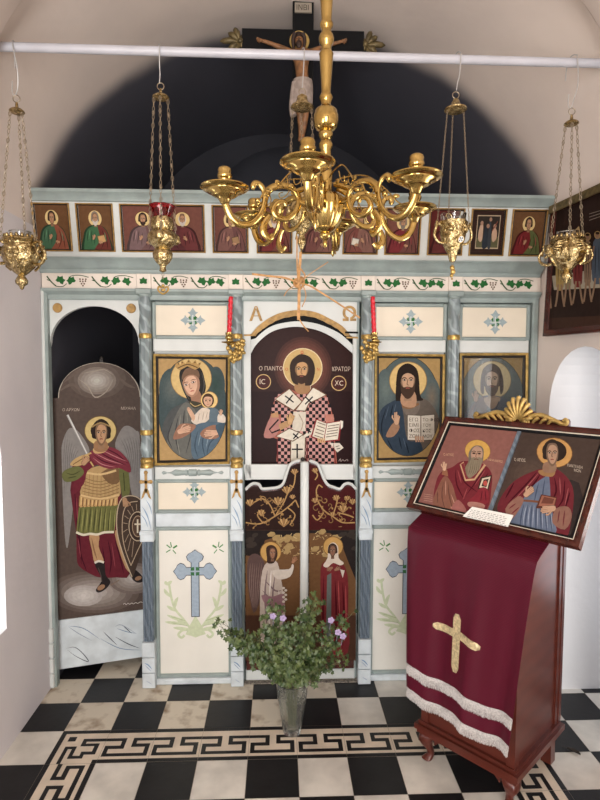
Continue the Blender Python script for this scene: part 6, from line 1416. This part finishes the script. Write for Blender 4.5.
# ------------------------------------------------------------------ candles on gilt brackets
for nm, cxp, bxp, sgn, lab, clab in (('a', 229.3, 235.5, -1, 'gilt leafy candle bracket on the column left of the double door', 'twisted red candle in the bracket left of the arched icon'), ('b', 373.6, 368.5, 1, 'gilt leafy candle bracket on the column right of the double door', 'twisted red candle in the bracket right of the arched icon')):
    YQ = .262; c = at(cxp, 338, YQ); bc = at(bxp, 350, YQ)
    t = thing('candle_bracket', (bc.x, YQ, bc.z), lab, 'candle holder', 'gilt candle brackets beside the double door')
    b = MB(); rg2 = random.Random(4)
    for k in range(46):
        u, v_ = rg2.uniform(-1, 1), rg2.uniform(-1, 1)
        if abs(u)+max(0, -v_-.2)*.9 > 1.05: continue
        p_ = V((bc.x+u*.038, YQ-.008-rg2.uniform(0, .022), bc.z+v_*.050-.004))
        b.ball(p_, .0095, .006, .013, 7, 5, Matrix.Rotation(rg2.uniform(-1.2, 1.2), 3, 'Y'))
    b.tube([(bc.x, .30, bc.z), (bc.x, YQ-.01, bc.z-.02)], .014, 10)
    b.build('leafy_body', 'gold', t, 60)
    cu_ = MB(); z_ = c.z; cu_.lathe([(.006, -.035), (.012, -.026), (.034, -.022), (.036, -.018), (.012, -.015), (.011, -.010), (.017, -.004), (.018, .004), (.013, .010), (.016, .016), (.017, .024), (.0125, .024), (.012, .006)], (c.x, YQ-.018, z_), 20, cap=False); cu_.build('candle_cup', 'brass', t, 60)
    ca = MB(); zt_ = at(cxp, 297.5, YQ).z; z0 = z_+.008; tl_ = -.009*sgn*-1
    pr = [(.0098, z0+(zt_-z0)*i/40) for i in range(41)]+[(.004, zt_+.003)]
    T2 = None; vs0 = len(ca.v)
    ca.lathe(pr, (c.x, YQ-.018, 0), 24, None, lambda r, z, a: r*(1+.16*cos(3*a+z*260)))
    ca.v = [(vx-sgn*-1*.055*(vz-z0)*-1, vy, vz) for vx, vy, vz in ca.v]
    cnd = ca.build('candle', 'candle', None, 70, (c.x, YQ-.018, z0))
    tag(cnd, clab, 'candle', 'red twisted candles')
# ------------------------------------------------------------------ crucifix above the screen
YX = .42
cxx = at(303, 60, YX).x; zc_ = at(303, 42, YX).z; xl_ = at(242, 42, YX).x; xr_ = at(364, 42, YX).x
ztop = at(303, -14, YX).z; h2 = .056; w2 = .050
t = thing('crucifix', (cxx, YX, 2.36), 'tall black crucifix with painted figure and gilt leaf ends, on top of the screen', 'crucifix')
b = MB()
b.prism([(cxx-w2, YX, 2.365), (cxx+w2, YX, 2.365), (cxx+w2, YX, zc_-h2), (xr_, YX, zc_-h2), (xr_, YX, zc_+h2), (cxx+w2, YX, zc_+h2), (cxx+w2, YX, ztop), (cxx-w2, YX, ztop), (cxx-w2, YX, zc_+h2), (xl_, YX, zc_+h2), (xl_, YX, zc_-h2), (cxx-w2, YX, zc_-h2)], (0, .025, 0))
b.build('cross', 'black', t, 20)
def finial(c, d):
    f = MB(); d = V(d); u = V((0, 1, 0)).cross(d)
    for a in (-1.15, -.6, 0, .6, 1.15):
        L = .085 if a == 0 else .058; e = d*cos(a)+u*sin(a); q = V(c)+e*.012
        f.tube([q, q+e*L*.45+V((0, -.006, 0)), q+e*L*.8, q+e*L], lambda s_: .006+.012*sin(pi*min(1, s_*1.15))*.8 if s_ < .95 else .002, 8)
    f.ball(V(c)+V((0, -.006, 0)), .014); f.ball(V(c)-d*.006, .012, .012, .03); f.build('leaf_finial', 'antique_gold', t, 60)
finial((xl_-.008, YX+.01, zc_), (-1, 0, 0)); finial((xr_+.008, YX+.01, zc_), (1, 0, 0)); finial((cxx, YX+.01, ztop+.008), (0, 0, 1))
pq = MB(); zi = at(303, 8.5, YX).z; pq.box(cxx-.040, cxx+.040, YX-.008, YX, zi-.022, zi+.022); Pp = Paint((0, YX-.0085, 0), (0, -1, 0)); metric(Pp)
Pp.O = V((0, YX-.0085, 0)); Pp.text('ΙΝΒΙ', cxx-.034, -(zi-.012), .034, (60, 50, 44), 0, .95)
o = len(pq.v); pq.v += Pp.v; pq.f += [tuple(i+o for i in f) for f in Pp.f]; pq.c += Pp.c; pq.mi += [1]*len(Pp.f); pq.build('inscription_plate', ['plate', 'paint'], t, 0)
hl = MB(); hp = at(299.5, 40, YX-.02); hl.lathe([(.034, 0), (.046, -.002), (.048, .002), (.046, .006), (.034, .005)], (hp.x, YX-.012, hp.z), 28, Matrix(((1, 0, 0), (0, 0, 1), (0, 1, 0)))); hl.build('halo', 'gilt', t, 40)
def skin_body(name, verts, edges, radii, m, parent, root=0, sub=2):
    me = bpy.data.meshes.new(name); me.from_pydata([tuple(v) for v in verts], edges, []); o = bpy.data.objects.new(name, me); COL.objects.link(o)
    md = o.modifiers.new('skin', 'SKIN'); 
    if not me.skin_vertices: 
        bpy.context.view_layer.objects.active = o; 
    sv = me.skin_vertices[0].data if me.skin_vertices else None
    for i, r in enumerate(radii): sv[i].radius = (r, r) if not isinstance(r, tuple) else r; sv[i].use_root = (i == root)
    ss = o.modifiers.new('sub', 'SUBSURF'); ss.levels = sub; ss.render_levels = sub
    dg = bpy.context.evaluated_depsgraph_get(); dg.update(); ev = o.evaluated_get(dg); me2 = bpy.data.meshes.new_from_object(ev)
    bpy.data.objects.remove(o); off = V(parent['_w'])
    for v in me2.vertices: v.co = v.co-off
    me2.materials.clear(); me2.materials.append(M[m]); me2.shade_smooth()
    o2 = bpy.data.objects.new(name, me2); COL.objects.link(o2); o2.parent = parent; o2['_w'] = tuple(off); return o2
B = lambda x, y, d: at(x, y, YX-.02-d)
vs = [B(302.5, 88, .012), B(302, 76, .016), B(301.5, 64, .018), B(302, 54, .016), B(300.5, 47, .016), B(299, 41, .026), B(298.5, 36.5, .026),   # 0 pelvis .. 6 crown
      B(293.5, 53.5, .010), B(281, 47.5, .004), B(268, 42.5, .002), B(261.5, 40.5, .002),                                              # left arm
      B(310, 53.0, .010), B(321, 48, .004), B(334, 43.5, .002), B(342, 41.5, .002),                                                  # right arm
      B(299.8, 98, .014), B(300, 114, .026), B(301.2, 129, .010), B(300.5, 137, .010), B(299.5, 141, .022),                           # left leg
      B(306, 98, .012), B(306, 113, .024), B(303.6, 128, .008), B(302.6, 136, .008), B(301.5, 140.5, .018)]
es = [(0, 1), (1, 2), (2, 3), (3, 4), (4, 5), (5, 6), (3, 7), (7, 8), (8, 9), (9, 10), (3, 11), (11, 12), (12, 13), (13, 14), (0, 15), (15, 16), (16, 17), (17, 18), (18, 19), (0, 20), (20, 21), (21, 22), (22, 23), (23, 24)]
rs = [.034, (.030, .024), (.038, .026), (.036, .022), .014, .022, .018, .017, .0125, .009, .0085, .017, .0125, .009, .0085, .024, .017, .014, .010, .010, .024, .017, .014, .010, .010]
skin_body('figure', vs, es, rs, 'flesh', t)
for base, dr in (((260.5, 40.2), (-1, -.22)), ((343, 41.2), (1, -.2))):
    hd = MB()
    for k in range(4):
        p0 = B(base[0], base[1], .004); p1 = B(base[0]+dr[0]*(4.2-.5*abs(k-1)), base[1]+dr[1]*4+(k-1.5)*1.1, .010); hd.tube([p0+V((0, 0, .003*(1.5-k))), (p0+p1)/2+V((0, 0, .002*(1.5-k))), p1], .0033, 6)
    p0 = B(base[0], base[1], .004); hd.tube([p0, B(base[0]+dr[0]*1.4, base[1]+2.4, .012)], .0034, 6); hd.ball(p0+V((0, 0, 0)), .010, .006, .009); hd.build('hand', 'flesh', t, 60)
hr = MB(); q_ = B(298.8, 38.5, .022); hr.ball(q_+V((0, .012, .004)), .029, .020, .034, 14, 10)
for e in (-1, 1): hr.tube(crom([q_+V((e*.018, -.004, .022)), q_+V((e*.027, 0, -.004)), q_+V((e*.024, .004, -.036)), q_+V((e*.020, .006, -.055))], 4, False), lambda s_: .011*(1-.5*s_), 8)
hr.ball(q_+V((0, -.014, -.032)), .014, .010, .019); hr.build('hair', 'hair', t, 60)
fc = MB(); fq = B(298.9, 40.5, .040)
fc.tube([fq+V((0, -.004, .010)), fq+V((0, -.009, -.002))], .0032, 6)
for e in (-1, 1): fc.ball(fq+V((e*.008, -.001, .008)), .0038, .003, .002)
fc.build('face_features', 'hair', t, 60)
lc = MB(); 
def ell_ring(x, y, rx, ry, d): c = B(x, y, d); return [c+V((rx*cos(2*pi*k/20)*(1+.06*cos(k*3.3)), ry*sin(2*pi*k/20), 0)) for k in range(20)]
rings_ = [ell_ring(302.5, 80, .043, .034, .012), ell_ring(302.5, 84, .046, .037, .013), ell_ring(302, 92, .050, .038, .015), ell_ring(301, 103, .052, .036, .018), ell_ring(300.5, 109, .050, .034, .02)]
lc.add([p for r in rings_ for p in r], [(j*20+k, j*20+(k+1) % 20, (j+1)*20+(k+1) % 20, (j+1)*20+k) for j in range(4) for k in range(20)])
lc.tube(crom([B(294, 82, .03), B(292.5, 95, .03), B(292, 108, .03), B(293.5, 116, .03)], 4, False), lambda s_: .010+.006*s_, 8); lc.build('loincloth', 'loincloth', t, 60)

# ------------------------------------------------------------------ old panel painting on the right wall
y0_ = .195; WO = V((at(544.5, 336, y0_).x, y0_, 0)); WD = V((.045, -.35, 0)).normalized(); WU = V((.035, 0, 1)).normalized(); WN = WD.cross(WU).normalized()
if WN.dot(CPOS-WO) < 0: WN = -WN
WO = V((WO.x, y0_, at(543.5, 336.5, y0_).z))
ic2 = lambda a, b: proj(WO+WD*a+WU*b)
Hh = .585; Wd = .62
t = thing('panel_painting', WO+WD*Wd/2, 'large old dark panel painting of standing figures on the right wall', 'painting')
b = MB(); b.prism([WO+WD*a+WU*c_ for a, c_ in ((0, 0), (Wd, 0), (Wd, Hh), (0, Hh))], -WN*.018); b.build('board', 'mahogany_dark', t, 20)
def wring():
    g = MB(); vs = []
    for (o_, d) in ((0, -.016), (0, .010), (.010, .014), (.028, .008), (.030, 0)):
        for (a, c_) in ((o_, Hh-o_), (Wd-o_, Hh-o_), (Wd-o_, o_), (o_, o_)): vs.append(WO+WD*a+WU*c_+WN*d)
    g.add(vs, [(k*4+i, k*4+(i+1) % 4, (k+1)*4+(i+1) % 4, (k+1)*4+i) for k in range(4) for i in range(4)]); g.build('frame', 'mahogany_dark', t, 30)
wring()
tb = MB(); tb.prism([WO+WD*a+WU*c_+WN*.0145 for a, c_ in ((.0, Hh-.034), (Wd, Hh-.034), (Wd, Hh), (.0, Hh))], WN*.006); tb.build('worn_top_batten', 'antique_gold', t, 20)
P = Paint(WO+WN*.001, WN); P.clip = [ic2(.028, Hh-.028), ic2(Wd-.028, Hh-.028), ic2(Wd-.028, .028), ic2(.028, .028)]; P.raw(P.clip, (44, 29, 24)); P.k += 1
P.frame(540, 190, 5)
P.poly([(60, 430), (700, 330), (700, 470), (70, 500)], (150, 138, 116)); P.poly([(0, 640), (900, 640), (900, 760), (0, 760)], (56, 32, 26)); P.poly([(60, 640), (700, 610), (700, 690), (60, 700)], (62, 38, 28))
P.poly([(150, 250), (165, 210), (195, 180), (205, 230), (190, 270)], (160, 128, 78), 0)
for k, (x, col, w_) in enumerate(((45, (130, 120, 92), 14), (100, (150, 120, 60), 30), (140, (120, 112, 74), 26), (190, (110, 36, 34), 34), (240, (120, 92, 70), 26), (290, (66, 76, 90), 42), (350, (150, 112, 70), 40), (410, (120, 40, 40), 40), (470, (86, 92, 70), 40))):
    up = 360-k*8; 
    P.poly([(x-w_*.5, up-60), (x+w_*.5, up-60), (x+w_*.62, up+130), (x-w_*.62, up+130)], col, 3)
    P.folds([[(x-w_*.2, up-40), (x-w_*.3, up+110)], [(x+w_*.15, up-40), (x+w_*.2, up+110)]], 5, tuple(v*.6 for v in col))
    for e in (-1, 1): P.line([(x+e*w_*.25, up+120), (x+e*w_*.5, up+190), (x+e*w_*.75, up+232)], 9, (130, 98, 72), 3)
    P.ell(x, up-95, 17, 20, (150, 116, 60), n=12); P.ell(x, up-92, 11, 14, (130, 94, 70), n=12); P.ell(x, up-104, 11, 7, (40, 26, 20), n=10); P.line([(x-w_*.4, up-40), (x-w_*.7, up+20)], 8, (120, 88, 66))
for k in range(3): P.line([(250, 120+k*16), (330, 96+k*14)], 3, (120, 104, 92))
P.build('painting', 'varnish', t, 0)

# ------------------------------------------------------------------ vase with a bunch of wild geranium
VX, VY = .781, -.038
t = thing('vase', (VX, VY, 0), 'tall cut glass vase standing on the tiled floor before the double door', 'vase')
v_ = MB(); pr = [(.001, .0008), (.036, .0008), (.038, .006), (.043, .03), (.055, .11), (.0645, .18), (.067, .215), (.0675, .228), (.063, .228), (.060, .19), (.050, .11), (.038, .035), (.030, .022), (.001, .020)]
v_.lathe(pr, (VX, VY, 0), 40, None, lambda r, z, a: r*(1+(.035*cos(8*a+z*70)*cos(8*a-z*70) if .02 < z < .2 and r > .036 else 0)), False); v_.build('cut_glass_body', 'cutglass', t, 40)
bq = thing('flower_bunch', (VX, VY, .03), 'leafy green bunch of wild geranium with a few lilac flowers, in the glass vase', 'flowers')
rs_ = random.Random(21); stm = MB(); lvs = MB()
def leaf(c, nrm, sz_, up):
    if c.z < .251: return
    nrm = nrm.normalized(); a = nrm.cross(up); a = a.normalized() if a.length > 1e-4 else V((1, 0, 0)); b_ = nrm.cross(a); n = 11; vs = [c]
    for k in range(n):
        th = -2.6+5.2*k/(n-1); r = sz_*(1.0 if k % 2 == 0 else .62)*(1-.12*abs(th)); vs.append(c+a*(r*sin(th))+b_*(r*cos(th))+nrm*(.25*sz_*abs(sin(th))-.1*sz_))
    lvs.add(vs, [(0, k, k+1) for k in range(1, n)])
tips = []
def grow(base, tip, bend, nl, r0=.0022, s0=.25, ls=1.):
    mid = (base+tip)/2+bend; pts = crom([base, base*.6+mid*.4+bend*.2, mid, tip], 6, False); stm.tube(pts, lambda q: r0*(1-.6*q), 5)
    for k in range(nl):
        q = s0+(1-s0)*(k+rs_.random())/nl; p = pts[min(int(q*(len(pts)-1)), len(pts)-1)]
        d = V((rs_.gauss(0, 1), rs_.gauss(0, 1)-.25, rs_.gauss(.2, .8))).normalized(); e = p+d*rs_.uniform(.012, .042); stm.tube([p, (p+e)/2+V((0, 0, .004)), e], .0008, 4)
        leaf(e, (d*.5+V((rs_.gauss(0, .5), -.55, .5))), rs_.uniform(.010, .021)*ls, V((rs_.gauss(0, 1), 0, 1)))
    tips.append(pts[-1])
b0 = lambda: V((VX+rs_.uniform(-.018, .018), VY+rs_.uniform(-.018, .018), .026))
rim = lambda a: V((VX+.040*cos(a), VY+.040*sin(a), .250))
targets = [(313, 594), (318, 600), (284, 606), (272, 600), (308, 604), (345, 622), (221, 622), (228, 630), (222, 634), (236, 638), (244, 646), (230, 642), (248, 640), (219, 626), (232, 640), (247, 652), (262, 618), (270, 604), (278, 615), (288, 622), (299, 612), (313, 603), (316, 596), (327, 622), (340, 628), (352, 614), (345, 640), (333, 650), (318, 640), (300, 640), (282, 645), (265, 640), (252, 668), (262, 680), (275, 690), (325, 682), (332, 668), (345, 656), (308, 660), (290, 665), (270, 660), (315, 670), (285, 630), (306, 625), (330, 640), (256, 632), (240, 636), (268, 628), (338, 662), (296, 650), (322, 655), (278, 674), (310, 685), (257, 655), (300, 682), (288, 684), (318, 690)]
for i, (px_, py_) in enumerate(targets):
    tip = at(px_, py_, VY+rs_.uniform(-.09, .07)); tip.z = max(tip.z, .272); base = b0(); a = math.atan2(tip.y-VY, tip.x-VX); gate = rim(a)*.8+V((VX, VY, .246))*.2
    lowb = MB(); stm.tube(crom([base, base*.5+gate*.5, gate], 4, False), .0022, 5)
    far = (tip-gate).length
    grow(gate, tip, V((rs_.gauss(0, .012), rs_.gauss(0, .012), .02 if far > .2 else .0)), int(11+far*85), ls=1.1, s0=.12)
for k in range(110):
    a, h, r = rs_.uniform(0, 2*pi), rs_.uniform(.25, .46), rs_.uniform(.02, .10); p = V((VX+r*cos(a), VY+r*sin(a)*.8, h)); leaf(p, V((rs_.gauss(0, .5), -.6, .5)), rs_.uniform(.010, .020), V((rs_.gauss(0, 1), 0, 1)))
stm.build('stems', 'stem', bq, 60); lo = lvs.build('leaves', 'leaf', bq, 0)
for (px_, py_) in ((273, 616), (283, 618), (331, 620), (338, 632), (343, 636)):
    f_ = MB(); c = at(px_, py_, VY-.10)
    for k in range(5):
        a = 2*pi*k/5; e = V((cos(a), -.3, sin(a))); f_.ball(c+e*.008, .0065, .003, .0065, 8, 5)
    f_.ball(c+V((0, -.004, 0)), .0028, .0028, .0028, 6, 4); f_.tube([c, c+V((0, .03, -.03)), c+V((0, .06, -.07))], .0009, 4); f_.build('flower', 'lilac', bq, 60)

# ------------------------------------------------------------------ fallen leaf
c = on(574, 752.5, V((0, 0, .004)), V((0, 0, 1))); l_ = MB(); p0 = on(567, 748, V((0, 0, .006)), V((0, 0, 1))); p1 = on(580.5, 754.5, V((0, 0, .004)), V((0, 0, 1))); d = (p1-p0); s_ = V((-d.y, d.x, 0)).normalized()
prof = [(0, .002), (.15, .007), (.4, .011), (.65, .010), (.85, .006), (1, .001)]; vs = []
for tt, w_ in prof:
    c_ = p0+d*tt; vs += [c_+s_*w_+V((0, 0, .004)), c_+V((0, 0, -.003)), c_-s_*w_+V((0, 0, .005))]
l_.add(vs, [(3*i+j, 3*i+j+1, 3*i+j+4, 3*i+j+3) for i in range(5) for j in range(2)])
l_.tube([p0-d*.35+V((0, 0, -.003)), p0, p1], .0012, 5)
tag(l_.build('fallen_leaf', 'deadleaf', None, 60, p0), 'dry dark leaf lying on the tiles right of the lectern', 'leaf')

for o in S.objects:
    if '_w' in o.keys(): del o['_w']
